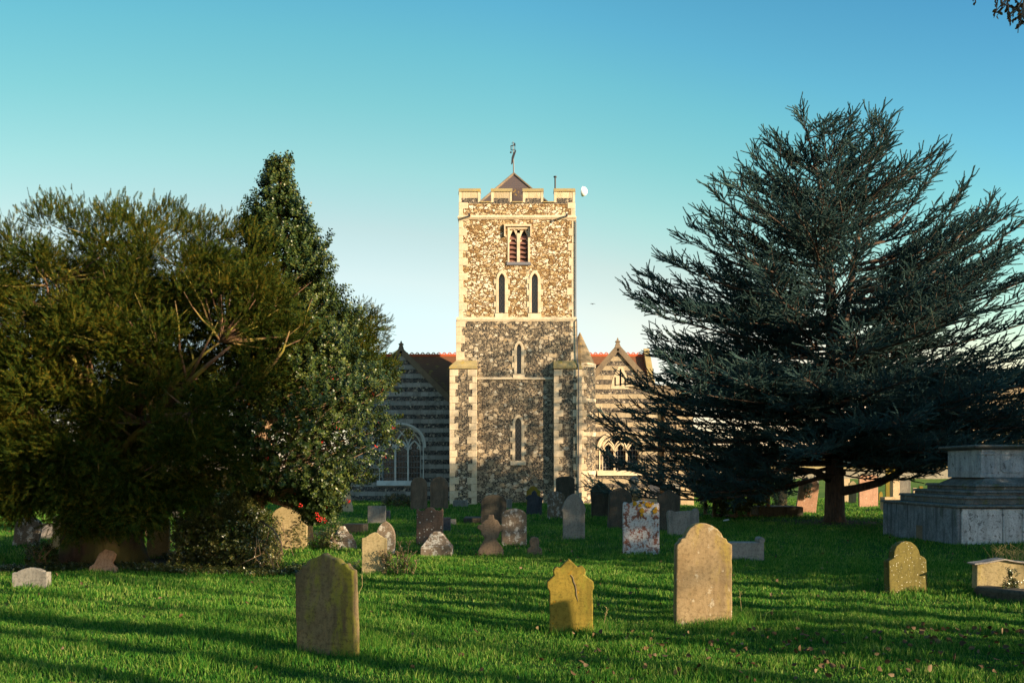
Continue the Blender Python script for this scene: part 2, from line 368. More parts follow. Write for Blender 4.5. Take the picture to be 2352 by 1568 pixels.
def groundmat():
    g = G('lawn_soil'); nz = g.noise(0.6, 6, 0.7); n2 = g.noise(9, 5, 0.7)
    c = g.ramp(g.math('MULTIPLY', g.math('ADD', nz, n2), 0.5), [(0.3,(0.010,0.032,0.006)),(0.5,(0.022,0.065,0.009)),(0.65,(0.045,0.085,0.014))])
    far = g.step(g.sep()[1], 45, 75); c = g.mix(far, c, g.ramp(g.noise(0.35, 6, 0.75), [(0.3,(0.035,0.085,0.012)),(0.5,(0.08,0.145,0.02)),(0.7,(0.15,0.19,0.04))]))
    # bare soil under the two evergreens
    def patch(x0, y0, r):
        v = g.n('ShaderNodeVectorMath', operation='DISTANCE'); g.put(v.inputs[0], g.co); v.inputs[1].default_value = (x0, y0, 0)
        return g.step(g.math('ADD', v.outputs['Value'], g.math('MULTIPLY', g.noise(1.2, 4), 1.5)), r + 0.6, r - 0.6)
    soil = g.mix(g.noise(12, 4), (0.03,0.018,0.010), (0.07,0.04,0.025))
    c = g.mix(patch(-6.2, 17.0, 2.6), c, soil); c = g.mix(patch(10.3, 30.6, 3.0), c, soil)
    return g.surf(c, 0.95, g.bump(n2, 0.6, 0.05), 0.1)
M_GROUND = groundmat()

def stone(name, base, dark, blotch=None, bamt=0.55, bscale=4.0, spots=None, sthr=0.10, sscale=14, moss=None, mamt=0.6, streak=0.5, brown=None):
    g = G(name); f = g.noise(3.0, 6, 0.65); fine = g.noise(26, 6, 0.75)
    st = g.noise(4.0, 4, 0.6, g.map((2.2,2.2,0.25)))
    c = g.mix(g.step(f, 0.3, 0.7), base, dark)
    c = g.mix(g.math('MULTIPLY', g.step(st, 0.45, 0.7), streak), c, tuple(v * 0.45 for v in dark))
    if brown: c = g.mix(g.math('MULTIPLY', g.step(g.noise(1.7, 3), 0.45, 0.65), 0.8), c, brown)
    if moss: c = g.mix(g.math('MULTIPLY', g.step(g.noise(2.4, 5, 0.65, g.map((1.6,1.6,0.5), (3,1,7))), mamt, mamt + 0.14), 0.8), c, moss)
    if blotch: c = g.mix(g.step(g.noise(bscale, 8, 0.72, g.map((1,1,0.8), (5,2,1))), bamt, bamt + 0.035), c, blotch)
    if spots:
        v = g.voro(sscale); rr = g.sep(v.outputs['Color'])[0]
        rad = g.math('MULTIPLY', g.step(rr, 0.45, 0.9), sthr * 3)
        c = g.mix(g.math('MULTIPLY', g.math('LESS_THAN', v.outputs['Distance'], rad), 0.9), c, spots)
    c = g.mix(g.math('MULTIPLY', g.step(fine, 0.46, 0.66), 0.75), c, tuple(v * 0.5 for v in dark))
    return g.surf(c, 0.9, g.bump(g.math('ADD', f, g.math('MULTIPLY', fine, 0.5)), 0.5, 0.02), 0.2)
S_OLIVE = stone('olive_brown_stone', (0.20,0.15,0.08), (0.12,0.088,0.048), moss=(0.20,0.19,0.02), mamt=0.46, streak=0.6)
S_TAN = stone('speckled_tan_stone', (0.29,0.215,0.125), (0.21,0.145,0.075), streak=0.35, moss=(0.27,0.20,0.05), mamt=0.52, blotch=(0.36,0.31,0.23), bamt=0.58, bscale=7)
S_YEL = stone('yellow_lichen_stone', (0.25,0.175,0.030), (0.17,0.13,0.022), blotch=(0.31,0.155,0.010), bamt=0.60, bscale=9, moss=(0.17,0.17,0.022), mamt=0.5, streak=0.4)
S_OGEE = stone('pale_tan_stone', (0.34,0.27,0.155), (0.25,0.20,0.10), moss=(0.30,0.23,0.04), mamt=0.56, streak=0.35)
S_WHITE = stone('white_crusted_red_stone', (0.27,0.10,0.07), (0.17,0.075,0.055), blotch=(0.44,0.44,0.46), bamt=0.455, bscale=9, streak=0.2)
S_SPECK = stone('olive_stone_white_specks', (0.14,0.115,0.032), (0.095,0.08,0.022), spots=(0.55,0.53,0.45), sthr=0.085, sscale=42, streak=0.3)
S_SPOT = stone('brown_stone_white_spots', (0.20,0.13,0.10), (0.13,0.09,0.07), spots=(0.75,0.75,0.72), sthr=0.10, sscale=19, streak=0.3)
S_GREY = stone('grey_stone', (0.27,0.25,0.22), (0.17,0.16,0.145), streak=0.4, moss=(0.20,0.16,0.06), mamt=0.62)
S_LICH = stone('grey_lichen_stone', (0.20,0.15,0.11), (0.14,0.11,0.085), blotch=(0.42,0.40,0.37), bamt=0.52, bscale=7, moss=(0.24,0.17,0.05), mamt=0.6, streak=0.3)
S_DARK = stone('dark_stone', (0.10,0.085,0.065), (0.055,0.05,0.04), streak=0.5, moss=(0.07,0.075,0.025), mamt=0.6)
S_SLATE = stone('blue_slate_stone', (0.075,0.08,0.095), (0.045,0.048,0.06), streak=0.3)
S_RED = stone('pink_sandstone', (0.45,0.26,0.18), (0.33,0.19,0.125), blotch=(0.58,0.45,0.36), bamt=0.6, bscale=6, streak=0.2)
S_BROWN = stone('brown_stone', (0.20,0.14,0.10), (0.12,0.09,0.065), streak=0.5)
S_CREAM = stone('cream_stone', (0.56,0.43,0.28), (0.44,0.33,0.20), streak=0.25)
S_BLOCK = stone('rough_grey_granite', (0.30,0.27,0.25), (0.20,0.18,0.17), streak=0.2)
S_TOMB = stone('tomb_grey_white', (0.50,0.50,0.52), (0.34,0.35,0.37), blotch=(0.12,0.12,0.13), bamt=0.585, bscale=7, streak=0.5)
S_TOMBW = stone('tomb_white_render', (0.66,0.66,0.68), (0.50,0.50,0.52), blotch=(0.20,0.19,0.19), bamt=0.555, bscale=12, streak=0.45)
S_TOMBS = stone('tomb_step_stone', (0.19,0.19,0.18), (0.11,0.115,0.11), blotch=(0.30,0.30,0.28), bamt=0.6, bscale=6, moss=(0.11,0.12,0.05), mamt=0.55, streak=0.5)
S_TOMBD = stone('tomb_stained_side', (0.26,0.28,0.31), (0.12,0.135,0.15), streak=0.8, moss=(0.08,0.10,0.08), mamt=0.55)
# ------------------------------------------------------------------ ground
def gz(x, y):
    z = 0.035 * np.sin(x * 0.9 + 1.0) * np.sin(y * 0.55) + 0.03 * np.sin(x * 0.37 + y * 0.8)
    rise = np.clip((y - 60) / 70, 0, 1); return z + 1.05 * rise * rise * (3 - 2 * rise)
def make_ground():
    xs = np.concatenate([[-900, -400, -150], np.arange(-60, 60.1, 0.5), [150, 400, 900]])
    ys = np.concatenate([[-400, -100], np.arange(-30, 130.1, 0.5), [200, 400, 800, 2000]])
    X, Y = np.meshgrid(xs, ys); Z = gz(X, Y)
    V = np.stack([X, Y, Z], -1).reshape(-1, 3); nx, ny = len(xs), len(ys)
    i, j = np.meshgrid(np.arange(nx - 1), np.arange(ny - 1)); a = (j * nx + i).ravel()
    T = np.stack([a, a + 1, a + nx + 1, a + nx], -1)
    tag(npmesh('ground', V, T, M_GROUND, smooth=True), kind='structure')
make_ground()

# ------------------------------------------------------------------ the church
CY = 48.9
CH = (0.2, CY, 0.0)
church = empty('church', CH, 'flint and stone church with battlemented square tower and banded aisles', 'church')
def P(name, mb, mat, parent=None, **kw):
    return mb.build(name, mat, parent or church, org=CH, **kw)
def XZ(Y): s = Y / F; return (lambda px: (px - CX) * s), (lambda py: EYE + (HOR - py) * s)
TX, TZ = XZ(CY)
def lancet(w, h, spring, n=8):                     # open-bottomed pointed arch, from bottom left over the apex
    r = h - spring; a = (r * r + w * w / 4) / w     # two-centre arch radius
    pts = [(-w/2, 0)]
    cx = -w/2 + a; t0 = math.pi; t1 = math.pi - math.acos(max(-1, min(1, (a - w/2) / a)))
    for i in range(n + 1):
        t = t0 + (t1 - t0) * i / n; pts.append((cx + a * math.cos(t), spring + a * math.sin(t)))
    return pts + [(-x, z) for x, z in reversed(pts[:-1])]
def shift(pts, x, z): return [(a + x, b + z) for a, b in pts]

# --- tower walls, carved for the openings
Yu = CY + 0.10
low = P('tower_wall', MB().box(TX(1048), TX(1325), CY, CY + 6.1, -0.3, TZ(735)), M_FLINT)
low['label'] = 'dark flint lower stage'
up = P('tower_wall', MB().box(TX(1054), TX(1321), Yu, CY + 6.0, TZ(735), TZ(467)), M_UP)
up['label'] = 'golden rubble upper stage'
def openings(wall, specs, Y):
    m = MB()
    for (x0, x1, top, bot) in specs:
        w_ = TX(x1) - TX(x0); h_ = TZ(top) - TZ(bot)
        m.prism(shift(lancet(w_, h_, h_ - w_ * 0.95), (TX(x0) + TX(x1)) / 2, TZ(bot)), Y - 0.5, Y + 0.32)
    boolcut(wall, P('cutter', m, None))
L_UP = [(1145, 1159.5, 626, 718), (1221, 1235.5, 626, 718)]
L_LO = [(1187, 1197, 789, 858), (1183, 1197.5, 958, 1057)]
openings(up, L_UP, Yu); openings(low, L_LO, CY)
mb = MB().box(TX(1169.5), TX(1213.5), Yu - .5, Yu + .40, TZ(600.5), TZ(527)); boolcut(up, P('cutter', mb, None))
def lancet_window(x0, x1, top, bot, Y, sides, sillw):
    w_ = TX(x1) - TX(x0); h_ = TZ(top) - TZ(bot); xc = (TX(x0) + TX(x1)) / 2; zb = TZ(bot); d = sides
    sp = h_ - w_ * 0.95
    gl = P('lancet_window', MB().prism(shift(lancet(w_ * 1.02, h_ * 1.01, sp), xc, zb), Y + 0.24, Y + 0.26), M_LEADED)
    inn = lancet(w_ * 0.98, h_ * 0.99, sp); out = lancet(w_ + 2 * d, h_ + d * 1.25, sp)
    fr = MB().ring(shift(out, xc, zb), shift(inn, xc, zb), Y - 0.03, Y + 0.24)
    # stones of the jamb, long and short
    k = 0; z = zb
    while z < zb + sp - 0.1:
        hh = 0.30; e = d + (0.13 if k % 2 else 0.03)
        for s in (-1, 1):
            xa = xc + s * (w_ / 2 + d - 0.02); xb = xc + s * (w_ / 2 + e)
            fr.box(min(xa, xb), max(xa, xb), Y - 0.027, Y + 0.1, z, min(z + hh - 0.012, zb + sp)); 
        z += hh; k += 1
    fr2 = P('window_surround', fr, M_ASH, gl, bevel=0.012)
    P('sill', MB().frus((xc - sillw, xc + sillw, Y - 0.06, Y + 0.1, zb - 0.24), (xc - sillw, xc + sillw, Y - 0.02, Y + 0.1, zb - 0.02)), M_ASH, gl)
    return gl
for a in L_UP: lancet_window(*a, Yu, 0.12, 0.34)
lancet_window(*L_LO[0], CY, 0.12, 0.30); lancet_window(*L_LO[1], CY, 0.12, 0.40)

# --- belfry window: two cusped lights with louvres under a square label
bw = P('belfry_window', MB().box(TX(1169), TX(1214), Yu + .36, Yu + .385, TZ(601), TZ(527)), M_IRON)
fr = MB()
x0, x1, xm = TX(1166), TX(1217), TX(1191.2); zt, zb = TZ(525), TZ(601)
fr.box(x0, TX(1170), Yu - .03, Yu + .3, zb, zt); fr.box(TX(1213), x1, Yu - .03, Yu + .3, zb, zt)
fr.box(TX(1187.5), TX(1194.5), Yu + .02, Yu + .3, zb, TZ(534)); fr.box(x0, x1, Yu - .032, Yu + .3, zt - .0, zt + .12)
for a, b in ((1170, 1187.5), (1194.5, 1213)):
    xa, xb = TX(a), TX(b); wd = xb - xa; zs = TZ(552)
    arch = lancet(wd * 0.98, zt - zs - 0.03, 0.02, 10); arch = shift(arch, (xa + xb) / 2, zs)
    sq = []
    for (x, z) in arch: sq.append((xa if x < (xa + xb) / 2 - 1e-6 else xb, zt) if 0 else (x, zt))
    fr.ring(sq, arch, Yu + .04, Yu + .22)
    for s in (-1, 1):                              # cusps
        xc = (xa + xb) / 2
        fr.add([(xc + s * wd * .5, Yu + .06, zs + .10), (xc + s * wd * .5, Yu + .06, zs - .06), (xc + s * wd * .22, Yu + .06, zs + .06),
                (xc + s * wd * .5, Yu + .16, zs + .10), (xc + s * wd * .5, Yu + .16, zs - .06), (xc + s * wd * .22, Yu + .16, zs + .06)],
               [(0,1,2),(3,4,5),(0,1,4,3),(1,2,5,4),(2,0,3,5)])
P('tracery', fr, M_ASH, bw)
hd = MB(); hd.box(TX(1158), TX(1221), Yu - .13, Yu + .02, zt + .12, zt + .22)
hd.box(TX(1158), TX(1161), Yu - .12, Yu + .02, TZ(543), zt + .12); hd.box(TX(1218), TX(1221), Yu - .12, Yu + .02, TZ(543), zt + .12)
P('hood_mould', hd, M_ASH, bw)
P('sill', MB().frus((TX(1164), TX(1219), Yu - .07, Yu + .3, TZ(608)), (TX(1164), TX(1219), Yu - .03, Yu + .3, TZ(601))), M_LEAD, bw)
for k in range(6):
    z0 = TZ(600.5 - k * 10.6)
    for a, b in ((1170, 1187.5), (1194.5, 1213)):
        lv = MB().add([(TX(a), Yu + .04, z0), (TX(b), Yu + .04, z0), (TX(b), Yu + .22, z0 + .21), (TX(a), Yu + .22, z0 + .21),
                       (TX(a), Yu + .04, z0 - .03), (TX(b), Yu + .04, z0 - .03), (TX(b), Yu + .22, z0 + .18), (TX(a), Yu + .22, z0 + .18)],
                      [(0,1,2,3),(4,5,6,7),(0,1,5,4),(1,2,6,5),(2,3,7,6),(3,0,4,7)])
        P('louvre', lv, M_LOUV, bw)

# --- string courses
def course(name, x0, x1, ytop, ybot, Y, proj, mat=None, depth=6.2, wrap=True):
    xa, xb = TX(x0), TX(x1); z1, z0 = TZ(ytop), TZ(ybot); zm = z0 + (z1 - z0) * .45
    m = MB()
    if wrap:
        m.frus((xa + .05, xb - .05, Y - proj * .3, Y + depth, z0), (xa, xb, Y - proj, Y + depth + .05, zm))
        m.frus((xa, xb, Y - proj, Y + depth + .05, zm + .001), (xa + proj * .8, xb - proj * .8, Y - .02, Y + depth, z1))
    else:
        m.box(xa, xb, Y - proj, Y + .1, z0, zm); m.frus((xa, xb, Y - proj, Y + .1, zm + .001), (xa, xb, Y - .01, Y + .1, z1))
    return P(name, m, mat or M_ASH)
course('string_course', 1050.5, 1324.5, 493, 503, Yu, 0.09, M_ASH, 6.0)
course('string_course', 1047.5, 1325.5, 728, 738, CY, 0.05, M_ASH, 6.15)
course('string_course', 1094, 1273, 866, 871.5, CY, 0.06, wrap=False)

# --- parapet with merlons on four sides
pw = MB(); xL, xR = TX(1054), TX(1321); yF, yB = Yu, CY + 6.0; th = .38
z0, z1, zc0, zc1 = TZ(467) , TZ(464), TZ(439), TZ(429)
zb_ = TZ(467)
pw.box(xL, xR, yF, yF + th, zb_, z1); pw.box(xL, xR, yB - th, yB, zb_, z1)
pw.box(xL, xL + th, yF + th, yB - th, zb_, z1); pw.box(xR - th, xR, yF + th, yB - th, zb_, z1)
fm = [(1054, 1103), (1128, 1176), (1201, 1248), (1273, 1321)]
for a, b in fm:
    for y in (yF, yB - th): pw.box(TX(a), TX(b), y, y + th, z1 + .001, zc0)
D = yB - yF; sm = [(.0 + th + .002, .18 * D), (.28 * D, .45 * D), (.55 * D, .72 * D), (.82 * D, D - th - .002)]
for a, b in sm:
    for x in (xL, xR - th): pw.box(x, x + th, yF + a, yF + b, z1 + .001, zc0)
P('parapet', pw, M_PARA)
def coping(x0, x1, y0, y1, alongx):
    m = MB(); o = .05
    if alongx:
        yc = (y0 + y1) / 2
        m.prismx([(y0 - o, zc0), (y1 + o, zc0), (y1 + o, zc0 + .06), (yc, zc1), (y0 - o, zc0 + .06)], x0 - o * .4, x1 + o * .4)
    else:
        xc = (x0 + x1) / 2
        m.prism([(x0 - o, zc0), (x1 + o, zc0), (x1 + o, zc0 + .06), (xc, zc1), (x0 - o, zc0 + .06)], y0, y1)
    P('coping', m, M_CAP)
for a, b in fm:
    coping(TX(a), TX(b), yF, yF + th, True); coping(TX(a), TX(b), yB - th, yB, True)
for a, b in sm:
    coping(xL, xL + th, yF + a, yF + b, False); coping(xR - th, xR, yF + a, yF + b, False)
for (a, b), (c, d) in zip(fm[:-1], fm[1:]):        # sloped sills of the embrasures
    P('embrasure_sill', MB().prismx([(yF - .05, z1), (yF + th, z1), (yF + th, TZ(457)), (yF - .05, z1 + .05)], TX(b) + .003, TX(c) - .003), M_CAP)
for a, b in fm:                                     # ashlar jambs of the merlons, slightly proud
    for e0, e1 in ((a, a + 5.5), (b - 5.5, b)): P('merlon_jamb', MB().box(TX(e0), TX(e1), yF - .012, yF + .1, z1 + .01, zc0 - .005), M_ASH)

# --- quoins on every exposed corner
def quoins(x, s, Y, z0, z1, h=.36, long=.46, short=.26, d=.014):
    m = MB(); z = z0; k = 0
    while z < z1 - .05:
        e = (long if k % 2 else short) * random.uniform(.85, 1.12); zt_ = min(z + h - .010, z1)
        xa = x + s * .012; xb = x - s * e
        m.box(min(xa, xb), max(xa, xb), Y - d, Y + .3, z, zt_); z += h; k += 1
    return P('quoin_stones', m, M_ASH, bevel=.01)
quoins(TX(1054), -1, Yu, TZ(728), TZ(503), .38, .46, .22); quoins(TX(1321), 1, Yu, TZ(728), TZ(503), .38, .38, .18)
quoins(TX(1054), -1, Yu, TZ(493), z1, .34, .46, .22); quoins(TX(1321), 1, Yu, TZ(493), z1, .34, .4, .2)
quoins(TX(1048), -1, CY, TZ(845), TZ(738), .42, .48, .26); quoins(TX(1325), 1, CY, TZ(845), TZ(738), .42, .32, .2)

# --- buttresses
def buttress(x0, x1, out):
    Yb = CY - .30; top = TZ(848)
    b = P('buttress', MB().box(TX(x0), TX(x1), Yb, CY + (1.2 if out else .0) - .001, -.3, top), M_FLINT2)
    m = MB(); a, c = (TX(x0), TX(x1))
    # sloped cap, running back to the tower wall
    m.frus((a - .03, c + .03, Yb - .06, CY + 1.25, top), (a - .03, c + .03, Yb - .06, CY + 1.25, top + .09))
    m.frus((a - .03, c + .03, Yb - .06, CY + 1.25, top + .092), (a + (.30 if out < 0 else 0), c - (.22 if out > 0 else 0), CY - .012, CY + .9, TZ(828)))
    P('buttress_cap', m, M_CAP, b)
    for x, s in ((x0, -1), (x1, 1)):
        mm = MB(); z = 0.0; k = 0
        while z < top - .05:
            e = (.42 if k % 2 else .25) * random.uniform(.85, 1.15); zt_ = min(z + .33, top - .004)
            xa = TX(x) + s * .012; xb = TX(x) - s * e
            mm.box(min(xa, xb), max(xa, xb), Yb - .014, Yb + .3, z, zt_); z += .342; k += 1
        P('quoin_stones', mm, M_ASH, b, bevel=.01)
    return b
buttress(1034, 1095, -1); buttress(1272, 1335, 1)

# --- pyramid roof, flue, vane
zc = TZ(455); yc = CY + 3.05; xc = (1180 - CX) * yc / F; za = EYE + (HOR - 399) * yc / F; rb = 2.45; zr = za - rb * 1.16
rf = P('tower_roof', MB().add([(xc - rb, yc - rb, zr), (xc + rb, yc - rb, zr), (xc + rb, yc + rb, zr), (xc - rb, yc + rb, zr), (xc, yc, za)],
     [(0,1,4),(1,2,4),(2,3,4),(3,0,4),(0,1,2,3)]), M_SLATE)
hip = MB()
for sx in (-1, 1):
    for sy in (-1, 1): hip.tube([(xc + sx * rb, yc + sy * rb, zr), (xc, yc, za)], .07, 6)
P('hip_tiles', hip, M_COPE, rf)
P('roof_hatch', MB().box((1176 - CX) * .0215 + .05, (1199 - CX) * .0215, yc - 1.9, yc - .6, TZ(467) + .01, EYE + (HOR - 433) * (yc - 1.9) / F), M_SLATE, rf)
X2, Z2 = XZ(yc)
vn = MB().tube([(xc, yc, za - .1), (X2(1178.5), yc, Z2(325))], [.045, .018], 6)
vn.tube([(X2(1175), yc, Z2(329)), (X2(1182), yc, Z2(329))], .02, 4)
sq = [(1173.5, 335), (1183, 334), (1182.5, 345), (1174, 345), (1173.5, 335)]
vn.tube([(X2(a), yc, Z2(b)) for a, b in sq], .035, 4)
vn.prism([(X2(a), Z2(b)) for a, b in [(1174, 377), (1175, 362), (1177, 356), (1184, 344), (1185.5, 347), (1181, 361), (1178.5, 372), (1176, 378)]], yc - .03, yc + .03)
vn.prism([(X2(a), Z2(b)) for a, b in [(1171, 350), (1173, 348), (1175.5, 349), (1175, 352), (1172, 352)]], yc - .03, yc + .03)
vn.prism([(X2(a), Z2(b)) for a, b in [(1180, 334), (1181, 329.5), (1183.5, 329), (1184, 334)]], yc - .03, yc + .03)
P('weather_vane', vn, M_IRON, rf)
P('flue', MB().tube([(TX(1277), CY + .9, zb_), (TX(1277), CY + .9, TZ(393))], .045, 8).tube([(TX(1277), CY + .9, TZ(395)), (TX(1277), CY + .9, TZ(392.5))], .09, 8), M_IRON)
for a, dx in ((1079, 0), (1302, 0)):
    P('water_spout', MB().tube([(TX(a), Yu + .1, TZ(495)), (TX(a - 1), Yu - .48, TZ(497))], .055, 8), M_IRON)
P('downpipe', MB().tube([(TX(1323), Yu - .06, TZ(505)), (TX(1323), Yu - .06, TZ(726)), (TX(1324.5), CY - .09, TZ(738)), (TX(1325.5), CY - .08, TZ(826)), (TX(1327.5), CY - .42, TZ(846)), (TX(1327.5), CY - .345, .2)], .028, 6), M_LEAD)
P('lamp_bracket', MB().tube([(TX(1314), CY + .8, zc1 - .1), (TX(1314), CY + .8, TZ(423))], .02, 5).tube([(TX(1312), CY+.8, TZ(428)), (TX(1318), CY+.8, TZ(428))], .03, 5), M_IRON)

# --- stair turret
tc = (TX(1338), CY + 1.15); tr = .76
TXX, TZZ = XZ(CY + .6)
tur = P('stair_turret', MB().lathe([(tr, -.3), (tr, TZZ(838))], (tc[0], tc[1], 0), 16), M_FLINT2, smooth=False)
P('turret_roof', MB().lathe([(tr + .07, TZZ(839)), (tr * .62, TZZ(803)), (.02, TZZ(760))], (tc[0] - .05, tc[1], 0), 16), M_STONEROOF, tur)
for a, b in ((834, 843), (915, 923), (992, 1001), (1081, 1089)):
    P('stone_band', MB().lathe([(tr + .02, TZZ(b)), (tr + .03, TZZ(a))], (tc[0], tc[1], 0), 16), M_ASH, tur)
tq = MB(); z = 0.; k = 0
while z < TZZ(845):
    e = .30 if k % 2 else .16
    tq.box(TX(1335) + .005, TX(1335) + e, CY + .32, CY + .6, z, z + .33); z += .345; k += 1
P('quoin_stones', tq, M_ASH, tur, bevel=.01)

# --- north aisle gable (left), in the tower's shade
def gable_aisle(name_lab, ax, atop, e0, e1, ze, Y, mat, win, wmat, lights, cope_mat, finial_top, depth):
    X_, Z_ = XZ(Y)
    pts = [(X_(e0), -.3), (X_(e1), -.3), (X_(e1), Z_(ze)), (X_(ax), Z_(atop)), (X_(e0), Z_(ze))]
    wall = P('aisle_wall', MB().prism(pts, Y, Y + .6), mat); wall['label'] = name_lab
    x0, x1, top, spring, bot = win
    w_ = X_(x1) - X_(x0); h_ = Z_(top) - Z_(bot); sp = Z_(spring) - Z_(bot); xm, zb = (X_(x0) + X_(x1)) / 2, Z_(bot)
    def arch(w, h, sp, n=12):                      # depressed pointed arch
        r = h - sp; out = [(-w/2, 0)]
        for i in range(n + 1):
            t = i / n; a = math.pi * (1 - t / 2)
            out.append((w / 2 * math.cos(a) , sp + r * (math.sin(a) ** .82 * .94 + .06 * t)))
        return out + [(-a, b) for a, b in reversed(out[:-1])]
    boolcut(wall, P('cutter', MB().prism(shift(arch(w_, h_, sp), xm, zb), Y - .5, Y + .42), None))
    gl = P('aisle_window', MB().prism(shift(arch(w_ * 1.02, h_ * 1.005, sp), xm, zb), Y + .34, Y + .36), M_GLASS)
    fr = MB().ring(shift(arch(w_ + .36, h_ + .17, sp), xm, zb), shift(arch(w_ * .97, h_ * .985, sp), xm, zb), Y - .03, Y + .3, Y + .1)
    P('window_surround', fr, wmat, gl)
    hm = MB().ring(shift(arch(w_ + .62, h_ + .30, sp), xm, zb)[1:-1], shift(arch(w_ + .40, h_ + .19, sp), xm, zb)[1:-1], Y - .11, Y + .05)
    P('hood_mould', hm, wmat, gl)
    P('sill', MB().frus((xm - w_/2 - .3, xm + w_/2 + .3, Y - .12, Y + .3, zb - .28), (xm - w_/2 - .3, xm + w_/2 + .3, Y - .02, Y + .3, zb)), wmat, gl)
    tr_ = MB(); lw = w_ / lights; yb = Y + .2
    zt = lambda x: zb + sp + (h_ - sp) * max(0, 1 - (2 * x / w_) ** 2) ** .42
    for k in range(1, lights):
        x = -w_/2 + k * lw; tr_.box(xm + x - .05, xm + x + .05, yb - .09, yb + .1, zb, zb + sp - .02)
    for k in range(lights):                        # two-centred head of each light, with cusps
        x = -w_/2 + (k + .5) * lw
        hp = shift(lancet(lw, lw * .95, 0.02, 8), xm + x, zb + sp - lw * .42)
        tr_.tube([(p[0], yb, p[1]) for p in hp[1:-1]], .055, 5)
        for s in (-1, 1):
            tr_.tube([(xm + x + s * lw * .46, yb, zb + sp - lw * .12), (xm + x + s * lw * .22, yb, zb + sp - lw * .02), (xm + x + s * lw * .30, yb, zb + sp + lw * .22)], .035, 4)
    for k in range(lights + 1):                    # intersecting bars above
        x = -w_/2 + k * lw
        for s in (-1, 1):
            path = []
            for i in range(9):
                t = i / 8; xx = x + s * lw * 1.0 * t ** 1.6; zz = zb + sp + (h_ - sp) * 1.05 * (t ** .8)
                if abs(xx) < w_/2 - .02 and zz < zt(xx) - .02: path.append((xm + xx, yb + .02, zz))
            if len(path) > 1: tr_.tube(path, .045, 5)
    P('tracery', tr_, wmat, gl)
    cp = MB()
    for a, b in (((e0, ze), (ax, atop)), ((ax, atop), (e1, ze))):
        p0 = Vector((X_(a[0]), 0, Z_(a[1]))); p1 = Vector((X_(b[0]), 0, Z_(b[1]))); d = (p1 - p0).normalized(); nn = Vector((-d.z, 0, d.x))
        if nn.z < 0: nn = -nn
        q = [p0 - nn * .12, p1 - nn * .12, p1 + nn * .18, p0 + nn * .18]
        cp.prism([(v.x, v.z) for v in q], Y - .10, Y + .5 if a[0] == e0 else Y + .503)
    P('gable_coping', cp, cope_mat, wall)
    xa, za_ = X_(ax), Z_(atop)
    fn = MB().frus((xa - .17, xa + .17, Y - .12, Y + .3, za_ + .02), (xa - .08, xa + .08, Y, Y + .2, za_ + .36))
    fn.frus((xa - .14, xa + .14, Y - .04, Y + .24, za_ + .36), (xa - .12, xa + .12, Y - .04, Y + .24, za_ + .42))
    fn.frus((xa - .07, xa + .07, Y + .03, Y + .17, za_ + .42), (xa - .02, xa + .02, Y + .09, Y + .11, Z_(finial_top)))
    P('finial', fn, cope_mat, wall)
    # aisle roof running back from the gable
    rp = [(X_(e0), Z_(ze) + .0), (X_(ax), Z_(atop) - .05), (X_(e1), Z_(ze) + .0), (X_(e1), Z_(ze) - .2), (X_(e0), Z_(ze) - .2)]
    P('aisle_roof', MB().prism(rp, Y + .51, Y + depth), M_TILE)
    for x in (X_(e0), X_(e1) - .5):
        sd = P('aisle_wall', MB().box(x + .004, x + .496, Y + .602, Y + depth, -.3, Z_(ze) - .2), mat); sd['label'] = 'side wall running back from the gable'
    return wall
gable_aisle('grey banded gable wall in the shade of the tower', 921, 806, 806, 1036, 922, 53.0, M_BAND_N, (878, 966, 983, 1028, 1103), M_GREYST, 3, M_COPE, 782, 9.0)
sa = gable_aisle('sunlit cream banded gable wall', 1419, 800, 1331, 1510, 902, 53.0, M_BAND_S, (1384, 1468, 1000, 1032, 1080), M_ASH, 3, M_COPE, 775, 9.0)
X3, Z3 = XZ(53.0)
slit = MB()
for a, b, t in ((1411, 1414.5, 866), (1423, 1427, 847), (1434, 1437.5, 866)):
    slit.box(X3(a), X3(b), 52.9, 53.15, Z3(886), Z3(t))
boolcut(sa, P('cutter', slit, None))
P('slit_window', MB().box(X3(1410), X3(1439), 53.13, 53.15, Z3(887), Z3(845)), M_IRON)
sp_ = MB().prism([(X3(1402), Z3(893)), (X3(1447), Z3(893)), (X3(1441), Z3(866)), (X3(1430), Z3(843)), (X3(1420), Z3(843)), (X3(1408), Z3(866))], 52.985, 53.1)
so = P('slit_surround', sp_, M_ASH)
c2 = MB()
for a, b, t in ((1411, 1414.5, 866), (1423, 1427, 847), (1434, 1437.5, 866)): c2.box(X3(a), X3(b), 52.9, 53.15, Z3(886), Z3(t))
boolcut(so, P('cutter', c2, None))

# --- nave roof across the back, with crested ridge tiles
Yr = 59.4; X4, Z4 = XZ(Yr); zr_ = Z4(817)
rfm = MB().prismx([(Yr - 4.6, zr_ - 4.4), (Yr, zr_), (Yr + 4.6, zr_ - 4.4), (Yr + 4.6, zr_ - 4.6), (Yr - 4.6, zr_ - 4.6)], X4(815), X4(1478))
nr = P('nave_roof', rfm, M_TILE)
rt = MB()
rt.tube([(X4(815), Yr, zr_ + .02), (X4(1478), Yr, zr_ + .02)], .10, 6)
x = X4(816)
while x < X4(1477):
    n = 7; pth = [(x + .16 + .10 * math.cos(math.pi * k / (n - 1)), Yr, zr_ + .08 + .12 * math.sin(math.pi * k / (n - 1))) for k in range(n)]
    rt.tube(pth, .035, 4); x += .335
P('ridge_tiles', rt, M_RIDGE, nr)
P('nave_wall', MB().box(X4(815) + .3, X4(1478) - .1, Yr - 4.0, Yr + 4.0, -.3, zr_ - 4.62), M_BAND_N)
